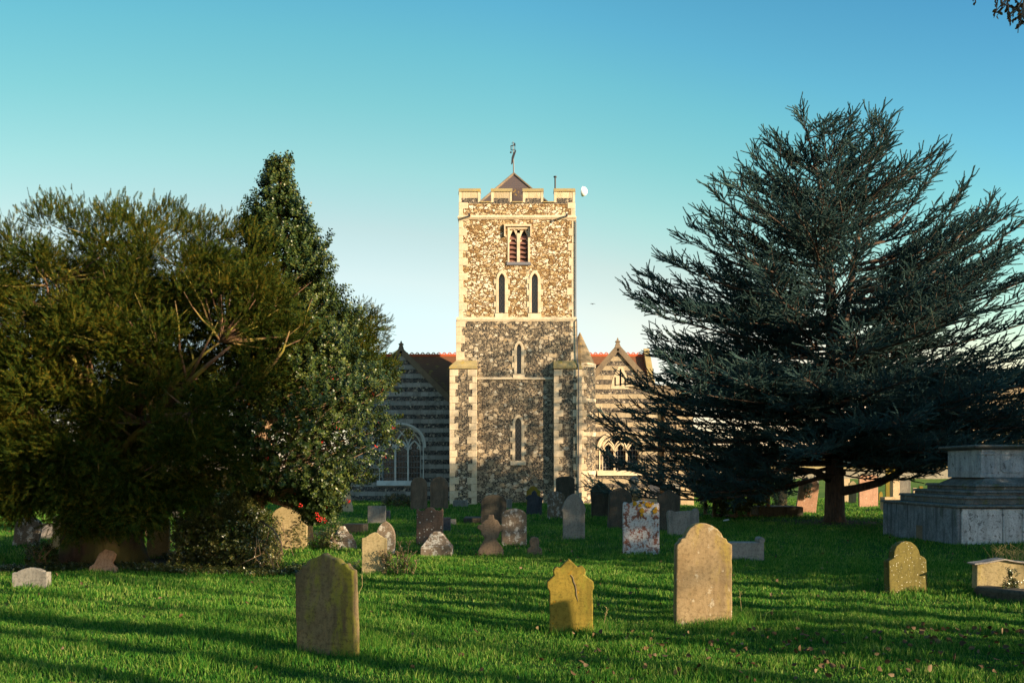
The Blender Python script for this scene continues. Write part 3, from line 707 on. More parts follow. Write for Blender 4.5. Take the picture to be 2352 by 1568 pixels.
P('gable_coping', MB().prismx([(Yr - 4.8, zr_ - 4.7), (Yr, zr_ + .0), (Yr + 4.8, zr_ - 4.7), (Yr + 4.8, zr_ - 4.2), (Yr, zr_ + .45), (Yr - 4.8, zr_ - 4.2)], X4(1478) + .004, X4(1478) + .36), M_CAP, nr)
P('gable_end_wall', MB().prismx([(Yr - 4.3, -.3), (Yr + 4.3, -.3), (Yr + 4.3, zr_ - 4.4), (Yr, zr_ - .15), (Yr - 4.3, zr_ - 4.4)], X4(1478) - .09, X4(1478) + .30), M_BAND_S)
# --- lower wall and stepped buttress beyond the south gable
X5, Z5 = XZ(55.0)
P('south_porch_wall', MB().box(X5(1512) + .02, X5(1592), 55.0, 60.0, -.3, Z5(935)), M_BAND_S)
P('south_porch_roof', MB().prismx([(54.8, Z5(935)), (60.2, Z5(935)), (60.2, Z5(935) + .15), (57.5, Z5(875)), (54.8, Z5(935) + .15)], X5(1512) + .03, X5(1596)), M_STONEROOF)
sb = P('buttress', MB().box(X5(1520), X5(1548), 54.0, 54.998, -.3, Z5(958)), M_FLINT2)
P('buttress_cap', MB().prism([(X5(1517), Z5(958) + .003), (X5(1551), Z5(958) + .003), (X5(1534), Z5(930))], 53.95, 54.997), M_COPE, sb)
# ------------------------------------------------------------------ vegetation templates
def frond_tpl(n=7, ln=.30, wd=.055):
    V, T = [], []
    for k in range(n):
        z = .12 + .8 * k / (n - 1); L = ln * (1 - .45 * k / n)
        for s in (-1, 1):
            b = len(V); V += [(0, 0, z - wd), (0, .0, z + wd), (s * L * .85, .05, z + L * .55)]; T.append((b, b+1, b+2))
    b = len(V); V += [(-.02, 0, 0), (.02, 0, 0), (0, 0, 1.0)]; T.append((b, b+1, b+2))
    b = len(V); V += [(-wd, 0, .9), (wd, 0, .9), (0, 0, 1.18)]; T.append((b, b+1, b+2))
    return np.array(V), np.array(T)
FROND = frond_tpl()
def shoot_tpl(n=11, ln=.36, wd=.12, up=.5):        # broad leaves spiralling up a stem
    V, T = [], []
    for k in range(n):
        z = .1 + .85 * k / (n - 1); a = 2.4 * k; L = ln * (1 - .3 * k / n)
        d = np.array([math.cos(a), math.sin(a), up]); d /= np.linalg.norm(d); s = np.array([-math.sin(a), math.cos(a), 0])
        o = np.array([0, 0, z]); b = len(V)
        V += [o, o + d * L * .5 + s * wd - np.array([0, 0, .03]), o + d * L, o + d * L * .5 - s * wd - np.array([0, 0, .03])]
        T += [(b, b+1, b+2), (b, b+2, b+3)]
    return np.array(V), np.array(T)
SHOOT = shoot_tpl()
def twig_tpl(n=15):
    V, T = [], []
    for k in range(n):
        z = .02 + .95 * k / (n - 1)
        for j in range(5):
            a = 2 * math.pi * (j / 5) + k * .9; L = .078 * (1 - .4 * k / n); c, s = math.cos(a), math.sin(a); b = len(V)
            V += [(-s * .03, c * .03, z - .02), (s * .03, -c * .03, z + .02), (c * L, s * L, z + .07)]; T.append((b, b+1, b+2))
    for (z0, r0, z1, r1) in ((0, .022, .5, .016), (.5, .016, 1.03, .005)):
        b = len(V)
        for j in range(3):
            a = 2 * math.pi * j / 3; V += [(math.cos(a) * r0, math.sin(a) * r0, z0), (math.cos(a) * r1, math.sin(a) * r1, z1)]
        for j in range(3):
            i0, i1 = b + 2 * j, b + 2 * ((j + 1) % 3); T += [(i0, i1, i1 + 1), (i0, i1 + 1, i0 + 1)]
    V = np.array(V); V[:, 0] += .16 * V[:, 2] ** 2 - .05 * np.sin(5 * V[:, 2]); return V, np.array(T)   # gently hooked
TWIG = twig_tpl(18)
LEAF = (np.array([(0,0,0), (.28,.06,.5), (0,0,1), (-.28,.06,.5)]), np.array([(0,1,2), (0,2,3)]))

def limb(mb, p0, p1, r0, r1, sag=0.0, n=7, wob=.12, seed=None):
    p0, p1 = Vector(p0), Vector(p1); L = (p1 - p0).length; path = []
    ph = random.uniform(0, 6.28)
    for i in range(n):
        t = i / (n - 1); p = p0.lerp(p1, t); p.z += sag * L * 4 * t * (1 - t)
        k = wob * L * .25 * math.sin(math.pi * t); p.x += k * math.sin(ph + 5 * t); p.y += k * math.cos(ph * 1.7 + 4 * t); p.z += k * .6 * math.sin(ph * 2.3 + 6 * t)
        path.append(p)
    mb.tube(path, [r0 + (r1 - r0) * (i / (n - 1)) for i in range(n)], 6); return path

# ------------------------------------------------------------------ the big yew
def yew(name, base, label, clusters, limbs_to, trunk_h, trunk_r, group='yew trees', per=70, rad=.36, size=.26, showlimbs=()):
    t = empty(name, base, label, 'tree', group)
    B = Vector(base); tm = MB()
    tm.lathe([(trunk_r * 1.25, -.2), (trunk_r * 1.0, .25), (trunk_r * .9, trunk_h * .6), (trunk_r * .8, trunk_h)], (B.x, B.y, 0), 14)
    for v in range(len(tm.v)):
        x, y, z = tm.v[v]; a = math.atan2(y - B.y, x - B.x); k = 1 + .12 * math.sin(5 * a + z) + .07 * math.sin(9 * a - 2 * z)
        tm.v[v] = (B.x + (x - B.x) * k, B.y + (y - B.y) * k, z)
    tm.build('trunk', M_YTRUNK_SHADE, t, base, smooth=True)
    lm = MB(); C = np.array(clusters)
    top = B + Vector((0, 0, trunk_h * .9)); forks = []
    for k in range(limbs_to):
        c = Vector(C[int(len(C) * (k + .5) / limbs_to)]); o = top + Vector((random.uniform(-.25, .25), random.uniform(-.2, .2), random.uniform(-.35, .15)))
        forks.append(limb(lm, o, o.lerp(c, .92), .075 * trunk_r / .5 + .02, .012, .03, 8, .2))
    for pth, r in showlimbs: lm.tube(pth, r, 6)
    allp = np.array([tuple(p) for f in forks for p in f[2:]])
    for c in C:                                     # a thin branch into every clump
        d = np.linalg.norm(allp - c, axis=1) + 1.5 * np.maximum(0, allp[:, 2] - c[2]); q = allp[int(np.argmin(d))]
        limb(lm, q, c, .022, .006, -.02, 5, .15)
    lm.build('limbs', M_YBARK, t, base, smooth=True)
    n = len(C); cen = C.mean(0) - np.array([0, 0, .6])
    idx = np.repeat(np.arange(n), per); out = unit(C - cen)[idx]
    up = np.zeros_like(out); up[:, 2] = 1
    r = rng.random(len(idx)) ** .5; offs = rdir(len(idx)) * (r * rad)[:, None] * np.array([1.15, 1.15, .85])
    lowmask = (C[idx][:, 2] < 1.7)[:, None]
    axis = unit(out * .7 + up * np.where(lowmask, -.25, .55))
    offs += axis * (rng.random(len(idx)) * rad * np.where(lowmask[:, 0], .35, np.where(C[idx][:, 2] > 5.2, 1.2, .6)))[:, None]
    Pp = C[idx] + offs; D = unit(axis * np.where(C[idx][:, 2:3] > 5.2, .8, .3) + unit(offs) * .8 + rdir(len(idx)) * .7)
    S = size * (.7 + .6 * rng.random(len(idx)))
    V, T = scatter(*FROND, Pp, D, S, rng.random(len(idx)) * 6.28)
    npmesh('foliage', V, T, M_YEW, t, base)
    return t
def super_clusters(n, cx, cy, cz, rx, ry, rz, p=2.6, shell=.55, zmin=.4, lump=0.10):
    out = []
    while len(out) < n:
        d = rdir(1)[0]; q = (abs(d[0]) ** p + abs(d[1]) ** p + abs(d[2]) ** p) ** (-1 / p)
        lm = 1 + lump * math.sin(3.1 * d[0] * 3 + 1) * math.cos(2.7 * d[2] * 3 + 2 * d[1])
        s = (shell + (1 - shell) * rng.random() ** .55) * lm
        c = np.array([cx + d[0] * q * s * rx, cy + d[1] * q * s * ry, cz + d[2] * q * s * rz])
        if c[2] > zmin + .35 * rng.random(): out.append(c)
    return out
cl = super_clusters(700, -6.5, 16.8, 3.05, 3.75, 2.7, 2.25, 3.0, .62, 1.25, .09) + super_clusters(170, -6.5, 17.2, 3.3, 3.2, 1.6, 2.0, 3.0, .1, 1.4, .05)
def yew_ok(c):                                      # the holly's crown stands clear of the yew on its right
    x, y = CX + c[0] * F / c[1], HOR - (c[2] - EYE) * F / c[1]
    lim = np.interp(y, [450, 560, 640, 700, 880, 960, 1200], [560, 565, 600, 715, 690, 520, 470]); return x < lim
cl = [c for c in cl if yew_ok(c)]
# the lowest front boughs that hang to head height and below
for (x, y, yy) in [(80,1100,14.6),(110,1130,14.5),(190,1150,14.4),(205,1190,14.5),(150,1110,14.4),(250,1140,14.5),(290,1150,14.6),(330,1120,14.6),(30,1050,14.5),(60,1085,14.4),(380,1110,14.8),(430,1090,15),(470,1060,15.2),(10,1110,14.6),(-30,1130,14.6),(230,1175,14.5),(180,1210,14.45),(300,1110,14.4),(350,1080,14.4),(140,1060,14.3),(400,1030,14.4),(-20,1150,14.6),(20,1145,14.5),(50,1150,14.7),(85,1145,14.6),(0,1160,14.5),(60,1150,14.5),(265,1195,14.5),(310,1185,14.6),(350,1165,14.7),(400,1150,14.8),(450,1130,15),(480,1100,15.2)]:
    cl.append(np.array(wp(x, y - 22, yy)))
    for _ in range(2): cl.append(np.array(wp(x + rng.normal() * 32, y - 12 + rng.normal() * 14, yy - .05 + rng.normal() * .15)))
for (x, y) in [(30,520),(95,475),(115,470),(150,478),(180,490),(250,488),(275,475),(300,482),(345,490),(385,478),(400,490),(440,510),(465,515),(510,520),(530,508),(560,525),(585,540),(0,530),(215,515)]:
    cl.append(np.array(wp(x + rng.normal() * 6, y + 46, 16.4 + rng.normal() * .5)))
# openings in the front of the crown, where the mossy limbs catch the sun
HOLES = [(480,855,70,42), (418,800,22,60), (310,885,38,45), (635,830,45,42), (205,860,18,45)]
def hole_ok(c):
    x, y = CX + c[0] * F / c[1], HOR - (c[2] - EYE) * F / c[1]
    return not (c[1] < 15.4 and any(((x - a) / (rx + 12)) ** 2 + ((y - b) / (ry + 12)) ** 2 < 1 for a, b, rx, ry in HOLES))
cl = [c for c in cl if hole_ok(c)]
lit = []
def vis_limb(pts, r0, r1):
    p = [wp(*q) for q in pts]; n = len(p); lit.append((p, [r0 + (r1 - r0) * i / (n - 1) for i in range(n)]))
vis_limb([(350,1010,16.5),(395,920,15.4),(430,880,14.9),(480,835,14.6),(530,795,14.5)], .075, .018)
vis_limb([(300,1000,16.5),(330,905,15.4),(358,868,15.0),(372,845,14.9)], .07, .02)
vis_limb([(320,1000,16.6),(300,905,15.3),(288,870,15.0),(292,840,14.9)], .06, .02)
vis_limb([(430,880,14.9),(412,800,14.7),(410,740,14.6),(402,690,14.6)], .028, .008)
vis_limb([(590,880,15.5),(625,840,15.3),(650,805,15.2),(665,760,15.1)], .04, .01)
vis_limb([(625,840,15.3),(645,800,15.2),(690,780,15.2)], .02, .006)
vis_limb([(250,960,16),(210,860,15.2),(195,800,15)], .045, .012)
vis_limb([(430,880,14.9),(470,800,14.6),(500,740,14.5)], .03, .008)
for k in range(26):
    x, y = rng.uniform(60, 700), rng.uniform(690, 960); yy = 14.9 + rng.random() * .5
    dx, dy = rng.uniform(10, 70) * (1 if x > 250 else -1), -rng.uniform(30, 90)
    vis_limb([(x, y, yy + .6), (x + dx * .4, y + dy * .55, yy), (x + dx, y + dy, yy - .1)], .016, .004)
rng.shuffle(cl)
yew('yew_tree', (-7.25, 16.9, 0), 'broad dark olive yew with a thick trunk, filling the left edge', cl, 34, 1.9, .70, per=135, rad=.32, size=.135, showlimbs=lit)
lit = []
c2 = []
for k in range(95):
    a = rng.uniform(0, 6.28); r = rng.random() ** .5
    x = 742 + 112 * r * math.cos(a); y = 855 + 115 * r * math.sin(a) - (x - 790) * .25
    c2.append(np.array(wp(x, y, 21 + rng.normal() * .9)))
for (x, y) in [(790,750),(805,740),(835,745),(855,735),(870,750),(885,765),(895,855),(905,865),(870,800),(830,765),(765,715),(755,700),(860,780),(890,885),(860,900)]:
    c2.append(np.array(wp(x - 24, y, 21 + rng.normal() * .4)))
for k in range(40): c2.append(np.array(wp(rng.uniform(600, 740), rng.uniform(650, 1000), 22 + rng.normal() * .6)))
for a in ([(700,1010,21.5),(760,940,20.7),(800,900,20.4),(830,860,20.3)], [(740,960,20.8),(775,900,20.4),(790,850,20.3)], [(760,940,20.7),(830,910,20.4),(880,880,20.3)], [(700,1010,21.5),(740,905,20.6),(745,850,20.5)]): vis_limb(a, .05, .01)
yew('yew_tree', (wp(690, 1100, 21.8)[0], 21.8, 0), 'smaller yew behind the holly, bare reddish limbs reaching towards the church', c2, 14, 2.2, .28, per=120, rad=.34, size=.15, showlimbs=lit)

# ------------------------------------------------------------------ the holly
def holly():
    Y0 = 17.0; base = (wp(595, 1085, Y0)[0], Y0, 0)
    t = empty('holly_tree', base, 'tall pointed glossy holly with red berries and a pale trunk', 'tree')
    prof = [(360,648,4),(385,646,14),(420,641,26),(480,637,48),(540,645,68),(600,655,88),(680,664,104),(760,676,122),(840,690,145),(900,700,185),(965,694,205),(1010,688,190),(1085,672,172),(1108,690,130),(1128,715,60),(1165,735,12),(1185,735,8)]
    ys = [p[0] for p in prof]
    P_, D_ = [], []
    tm = MB()
    tm.tube([(base[0], Y0, -.1), (base[0] - .02, Y0, .6), wp(596, 1100, Y0), wp(605, 980, Y0), wp(622, 800, Y0), wp(640, 550, Y0), wp(648, 375, Y0)], [.13, .105, .10, .085, .07, .04, .008], 8)
    tm.build('trunk', M_HBARK, t, base, smooth=True)
    bm_ = MB(); tips = []
    for k in range(1000):
        y = 362 + (1185 - 362) * (rng.random() ** .66); c = np.interp(y, ys, [p[1] for p in prof]); wd = np.interp(y, ys, [p[2] for p in prof])
        a = rng.uniform(0, 6.28); r = wd * (.40 + .60 * rng.random() ** .5) * (1 + .20 * math.sin(3 * a + y * .045) + (.22 * rng.random() if k % 7 == 0 else 0))
        X = (c + r * math.cos(a) - CX) * Y0 / F; Yy = Y0 + r * math.sin(a) * Y0 / F * (.95 if math.sin(a) < 0 else .6); z = EYE + (HOR - y) * Y0 / F
        tips.append((X, Yy, z, a, r))
        if k % 3 == 0:
            zs = max(1.15, z - .25 - .35 * r * Y0 / F); xs = np.interp(HOR - (zs - EYE) * F / Y0, ys, [p[1] for p in prof])
            xs = (np.interp(zs, [0, 2.3, 7.3], [595, 605, 648]) - CX) * Y0 / F
            limb(bm_, (xs, Y0, zs), (X, Yy, z), .016, .004, -.02, 5, .12)
    bm_.build('branches', M_HBARK, t, base, smooth=True)
    for X, Yy, z, a, r in tips:
        n = 9 if z < 5 else 13; sp = .24 if z < 5.2 else .17 if z < 6.4 else .09
        for _ in range(n):
            o = rdir(1)[0] * sp * rng.random() ** .4
            P_.append((X + o[0], Yy + o[1], max(z + o[2], .55))); D_.append((math.cos(a) * .7 + o[0] * 2, math.sin(a) * .7 + o[1] * 2, .75 if z > 2.5 else .15))
    P_, D_ = np.array(P_), unit(np.array(D_)) + rdir(len(P_)) * .45
    V, T = scatter(*SHOOT, P_, D_, .17 * (.75 + .5 * rng.random(len(P_))), rng.random(len(P_)) * 6.28)
    npmesh('foliage', V, T, M_HOLLY, t, base)
    # berries in small bunches on the lower boughs
    bv, bf = [], []
    ico = bmesh.new(); bmesh.ops.create_icosphere(ico, subdivisions=1, radius=.5); iv = np.array([v.co[:] for v in ico.verts]); it = np.array([[v.index for v in f.verts] for f in ico.faces]); ico.free()
    low = [q for q in tips if q[2] < 3.2 and q[1] < Y0 + .6]; pts = []
    for _ in range(40):
        q = low[rng.integers(len(low))]; c = np.array(q[:3]) + rdir(1)[0] * .12 + np.array([math.cos(q[3]) * .12, -.10, 0])
        for _ in range(5): pts.append(c + rdir(1)[0] * .028)
    for (x, y) in [(727,1180),(735,1185),(742,1190),(746,1197),(735,1193),(729,1192),(690,1160),(800,1150)]:
        for _ in range(6): pts.append(np.array(wp(x, y, 16.3)) + rdir(1)[0] * .03)
    V, T = scatter(iv, it, np.array(pts), np.tile([[0, 0, 1.]], (len(pts), 1)), .024)
    npmesh('berries', V, T, M_BERRY, t, base, smooth=True)['kind'] = 'stuff'
holly()

# ------------------------------------------------------------------ the cedar
def cedar():
    Yc = 30.6; s = Yc / F; bx = (1917 - CX) * s; base = (bx, Yc, 0)
    t = empty('cedar_tree', base, 'large blue-grey cedar with layered boughs on the right', 'tree')
    zt = 13.2
    tm = MB().tube([(bx, Yc, -.2), (bx, Yc, .25), (bx, Yc, 1.4), (bx - .05, Yc, 4), (bx - .1, Yc, 7), (bx - .3, Yc, 10), (bx - .9, Yc, 12.6)], [.42, .32, .29, .24, .17, .09, .02], 12)
    tm.tube([(bx, Yc, 4.5), (bx + .6, Yc + .3, 7.5), (bx + 1.0, Yc + .4, 10.0), (bx + 1.3, Yc + .2, 12.3)], [.15, .11, .06, .015], 8)
    tm.tube([(bx, Yc, 3.8), (bx + 1.6, Yc - .4, 6.2), (bx + 3.2, Yc - .6, 8.3), (bx + 4.3, Yc - .6, 9.9)], [.13, .10, .06, .015], 8)
    tm.build('trunk', M_CBARK, t, base, smooth=True)
    bb = MB(); bb.tube([wp(1920, 1130, 30.5), wp(1965, 1122, 30.3), wp(2020, 1108, 30.1), wp(2065, 1085, 29.8), wp(2110, 1045, 29.5), wp(2150, 1020, 29.4)], [.17, .14, .125, .11, .08, .03], 8)
    bb.tube([wp(1905, 1100, 30.5), wp(1870, 1082, 30.0), wp(1820, 1075, 29.4), wp(1760, 1085, 28.8)], [.13, .10, .07, .03], 8)
    zl = [1.2, 3.5, 5.9, 8.0, 9.45, 11.2, 12.1, 13.0]; rl = [7.4, 7.4, 6.3, 6.5, 5.0, 3.9, 2.8, 1.3]; rr = [7.6, 7.8, 7.6, 7.2, 6.2, 4.0, 2.4, 1.2]
    TP, TD, TS = [], [], []
    def bough(p0, p1, rise_end, r0, dens=1.0, droop=0.0):
        p0, p1 = np.array(p0), np.array(p1); L = np.linalg.norm(p1 - p0); m = 9; ph = rng.uniform(0, 6.28)
        ts = np.linspace(0, 1, m); path = []
        for u in ts:
            p = p0 + (p1 - p0) * u; p[2] -= droop * L * math.sin(math.pi * u) ; p[2] += rise_end * L * (u ** 3 - u)
            p[0] += .05 * L * math.sin(ph + 5 * u); p[1] += .03 * L * math.cos(ph + 4 * u); path.append(p)
        bb.tube([tuple(p) for p in path], [max(.008, r0 * (1 - .9 * u)) for u in ts], 5)
        path = np.array(path); side = 1
        n2 = max(5, int(L * 4.0 * dens))
        for k in range(n2):
            u = .18 + .82 * (k + rng.random() * .6) / n2; u = min(u, .995); f = u * (m - 1); i = min(int(f), m - 2); p = path[i] + (path[i + 1] - path[i]) * (f - i); d = unit(path[i + 1] - path[i])
            hor = unit(np.cross(d, [0, 0, 1.])); side = -side
            l2 = (.25 + .30 * L * (1 - u) * (.5 + .5 * rng.random()) + .25 * rng.random()); l2 = min(l2, 1.9)
            dd = unit(d * .85 + hor * side * (.25 + .85 * rng.random()) + np.array([0, 0, .12 + .20 * rng.normal()]))
            e = p + dd * l2 + np.array([0, 0, .18 * l2])
            bb.tube([tuple(p), tuple((p + e) / 2 - np.array([0, 0, .03 * l2])), tuple(e)], [.014, .010, .005], 4)
            nt = max(3, int(l2 / .10))
            for j in range(nt):
                v = (j + rng.random()) / nt; q = p + (e - p) * v; s2 = 1 if j % 2 else -1
                h2 = unit(np.cross(dd, [0, 0, 1.])); td = unit(dd * .95 + h2 * s2 * (.25 + .60 * rng.random()) + np.array([0, 0, .22 + .28 * rng.normal()]))
                TP.append(q); TD.append(td); TS.append(.24 + .26 * rng.random())
            TP.append(e - dd * .1); TD.append(unit(dd + np.array([0, 0, .2]))); TS.append(.45)
        for j in range(5):
            TP.append(path[-1] - unit(path[-1] - path[-2]) * .12 * j); TD.append(unit(path[-1] - path[-2]) + rdir(1)[0] * .5 + np.array([0, 0, .25])); TS.append(.42)
    N = 165
    for k in range(N + 46):                         # the last ones thicken the drooping skirt
        u = (k % N + rng.random()) / N; ztip = 1.5 + (12.45 - 1.5) * (u ** .9) if k < N else rng.uniform(1.7, 5.2); az = k * 2.39996 + rng.normal() * .2
        ca = math.cos(az); kx = (ca + 1) / 2; r = np.interp(ztip, zl, rl) * (1 - kx) + np.interp(ztip, zl, rr) * kx
        r *= (.70 + .32 * rng.random()) if k % 4 else (.35 + .25 * rng.random()); slope = np.interp(ztip, [1, 4, 7, 10, 13], [-.05, .04, .15, .34, .62])
        zs = min(max(1.25, ztip - slope * r), 12.2); tx = bx + (np.interp(zs, [0, 4, 7, 10, 12.6], [0, -.05, -.1, -.3, -.9]) if ca < .2 or zs > 9 else np.interp(zs, [0, 4.5, 7.5, 10, 12], [0, 0, .6, 1.0, 1.3]))
        bough((tx, Yc + rng.normal() * .05, zs), (bx + r * ca, Yc + r * math.sin(az) * .9, ztip), .07, .022 + .007 * r, 1.15, np.interp(ztip, [1, 5, 9, 13], [-.03, .0, .04, .03]))
    # leading boughs traced by eye from their tips
    for (x, y, d) in [(1820,236,0),(1885,252,.3),(1960,252,-.3),(2012,254,.4),(2040,288,0),(1768,300,.2),(1712,332,-.4),(1632,394,.3),(1598,468,-.5),(1548,522,.2),(1590,602,.5),(1445,626,-.6),(1475,640,.4),(1480,660,0),(1490,775,.8),(1372,948,-1.2),(1378,1100,-1.8),(1420,985,-.8),(1470,870,.2),(1475,780,-.4),(1440,655,.6),(1400,1040,-1.6),(1450,1080,-2.2),
                      (2168,362,.3),(2100,390,.5),(2238,402,-.3),(2285,440,.4),(2350,490,-.5),(2310,560,0),(2400,600,0),(2420,700,-.8),(2450,820,.6),(2440,930,-.5),(2290,470,-.6),(2330,1010,-2),(2240,1020,-2.5),(2150,1060,-2.5)]:
        q = np.array(wp(x + (16 if x < 1917 else -10), y + 24, Yc + d)); dx = q[0] - bx; r = abs(dx); slope = np.interp(q[2], [1, 4, 7, 10, 13], [-.06, .05, .17, .38, .8])
        zs = max(1.6, q[2] - max(slope * r, .5 if q[2] > 8 else .05)); tx = bx + (np.interp(zs, [0, 4, 7, 10, 12.6], [0, -.05, -.1, -.3, -.9]) if dx < 1.0 else np.interp(zs, [3.8, 6.2, 8.3, 9.9, 12], [0, 1.6, 2.8, 1.2, 1.3]) if dx > 3 else np.interp(zs, [4.5, 7.5, 10, 12], [0, .6, 1, 1.3]))
        bough((tx, Yc, zs), q, .10, .022 + .007 * r, 1.15, .03)
    bb.build('branches', M_CBARK, t, base, smooth=True)
    TP, TD, TS = np.array(TP), np.array(TD), np.array(TS)
    V, T = scatter(*TWIG, TP, TD, TS, rng.random(len(TP)) * 6.28)
    npmesh('foliage', V, T, M_CEDAR, t, base)
    print('cedar twigs', len(TP))
cedar()

# ------------------------------------------------------------------ bushes, ivy, ground cover
def leafy(name, label, cat, mounds, mat, dens, size, tpl=SHOOT, parent=None, base=None, stems=None, group=None, kind=None, droop=.3):
    """mounds: (x, y, z, rx, ry, rz) ellipsoids covered with shoots"""
    P_, D_ = [], []
    for (x, y, z, rx, ry, rz) in mounds:
        n = int(dens * (rx * ry + rx * rz + ry * rz) * 4.2); d = rdir(n); s = .72 + .34 * rng.random(n) ** .6
        s *= 1 + .12 * np.sin(5 * d[:, 0] + x * 3) * np.cos(4 * d[:, 2] + 2 * d[:, 1])
        q = d * s[:, None] * np.array([rx, ry, rz]) + np.array([x, y, z]); ok = q[:, 2] > 0.0
        P_.append(q[ok]); D_.append((d + rdir(n) * .6 + np.array([0, 0, droop]))[ok])
    P_, D_ = np.concatenate(P_), np.concatenate(D_)
    V, T = scatter(*tpl, P_, D_, size * (.7 + .6 * rng.random(len(P_))), rng.random(len(P_)) * 6.28)
    if base is None: base = (mounds[0][0], mounds[0][1], 0)
    if parent is None and stems is not None:
        parent = empty(name, base, label, cat, group); stems.build('stems', M_HBARK, parent, base, smooth=True)
        npmesh('foliage', V, T, mat, parent, base); return parent
    o = npmesh(name, V, T, mat, parent, base)
    if parent is None: tag(o, label, cat, group, kind)
    return o
# ivy-smothered thicket round the holly trunk
st = MB()
for k in range(22):
    x, y = rng.uniform(590, 650), rng.uniform(1190, 1290); q = Vector(wp(x, y, 15.7 + rng.normal() * .25))
    st.tube([q, q + Vector((rng.normal() * .15, -.1, -.15 - .2 * rng.random())), q + Vector((rng.normal() * .25 + .1, -.15, -.35 - .25 * rng.random()))], [.006, .005, .003], 4)
s0 = Vector(wp(598, 1195, 15.9)); st.tube([s0, Vector(wp(628, 1215, 15.5)), Vector(wp(645, 1245, 15.3)), Vector(wp(650, 1275, 15.2))], [.018, .016, .013, .008], 5)
leafy('ivy_thicket', 'mound of dark ivy with pink bare stems around the holly trunk', 'bush',
      [(-4.95, 16.6, .55, .62, .6, .75), (-4.6, 16.4, .45, .50, .6, .65), (-5.35, 16.6, .35, .5, .5, .5), (-4.35, 16.2, .25, .38, .5, .42), (-5.5, 16.9, .75, .35, .4, .45), (-4.65, 16.8, 1.0, .32, .3, .35)], M_IVY, 210, .13, stems=st, base=(-4.6, 16.5, 0))
b = wp(94, 1308, 15.8); st = MB()
for k in range(14): st.tube([(b[0] + .1, 15.8, 0), (b[0] + rng.normal() * .12, 15.75, .2), (b[0] + rng.normal() * .2, 15.7, .4)], [.012, .008, .004], 4)
leafy('clipped_bush', 'small round dark bush beside the yew trunk', 'bush', [(b[0], 15.8, .2, .19, .19, .2)], M_BUSH, 420, .10, stems=st, base=(b[0], 15.8, 0))
b = wp(915, 1085, 44); st = MB().tube([(b[0], 44, 0), (b[0], 44, .4)], [.06, .04], 5)
leafy('low_bush', 'low dark bush in front of the shaded church wall', 'bush', [(b[0] - .15, 44, .22, .55, .45, .32), (b[0] + .25, 44.1, .2, .45, .4, .28)], M_BUSH, 130, .15, stems=st, base=(b[0], 44, 0))
st = MB()
mu = [(wp(x, y, Y)[0], Y, wp(x, y, Y)[2], rx, ry, rz) for x, y, Y, rx, ry, rz in [(1660,1100,35,.9,.9,.55),(1720,1110,34.6,.8,.8,.75),(1690,1135,34.2,.9,.7,.5),(1765,1090,35,.8,.8,.5),(1620,1090,36,.6,.7,.5),(1640,1140,34.5,.4,.5,.45)]]
for m in mu:
    st.tube([(m[0], m[1], 0), (m[0], m[1], m[2])], [.08, .05], 6)
    if m is not mu[0]: st.tube([(mu[0][0], mu[0][1], .04), (m[0], m[1], .04)], [.05, .04], 6)
leafy('evergreen_bush', 'dark evergreen bush under the cedar, its lit leaves gold along the foot', 'bush', mu, M_BUSH, 62, .26, stems=st, base=(mu[0][0], 35, 0))
# ground ivy in front of the yew and thicket
n = 2600; xs = rng.uniform(-8.5, -2.6, n); ys = 15.25 + .25 * np.sin(xs * 1.7) + np.abs(rng.normal(size=n)) * .7 * (rng.random(n)) ; keep = ys < 17.3; xs, ys = xs[keep], ys[keep]
V, T = scatter(*SHOOT, np.stack([xs, ys, np.full(len(xs), .0) + gz(xs, ys)], -1), rdir(len(xs)) * .7 + np.array([0, 0, .8]), .11 * (.7 + .6 * rng.random(len(xs))), rng.random(len(xs)) * 6.28)
tag(npmesh('ground_ivy', V, T, M_IVY), 'ground ivy creeping along the edge of the grass under the yew', 'ivy', kind='stuff')
n = 500; xs = rng.uniform(-6.6, -5.2, n); ys = rng.uniform(18.0, 19.0, n)
V, T = scatter(*SHOOT, np.stack([xs, ys, gz(xs, ys)], -1), rdir(n) * .7 + np.array([0, 0, .8]), .13, rng.random(n) * 6.28)
tag(npmesh('ground_ivy', V, T, M_IVY), 'sunlit ground ivy and dead leaves behind the yew trunk', 'ivy', kind='stuff')

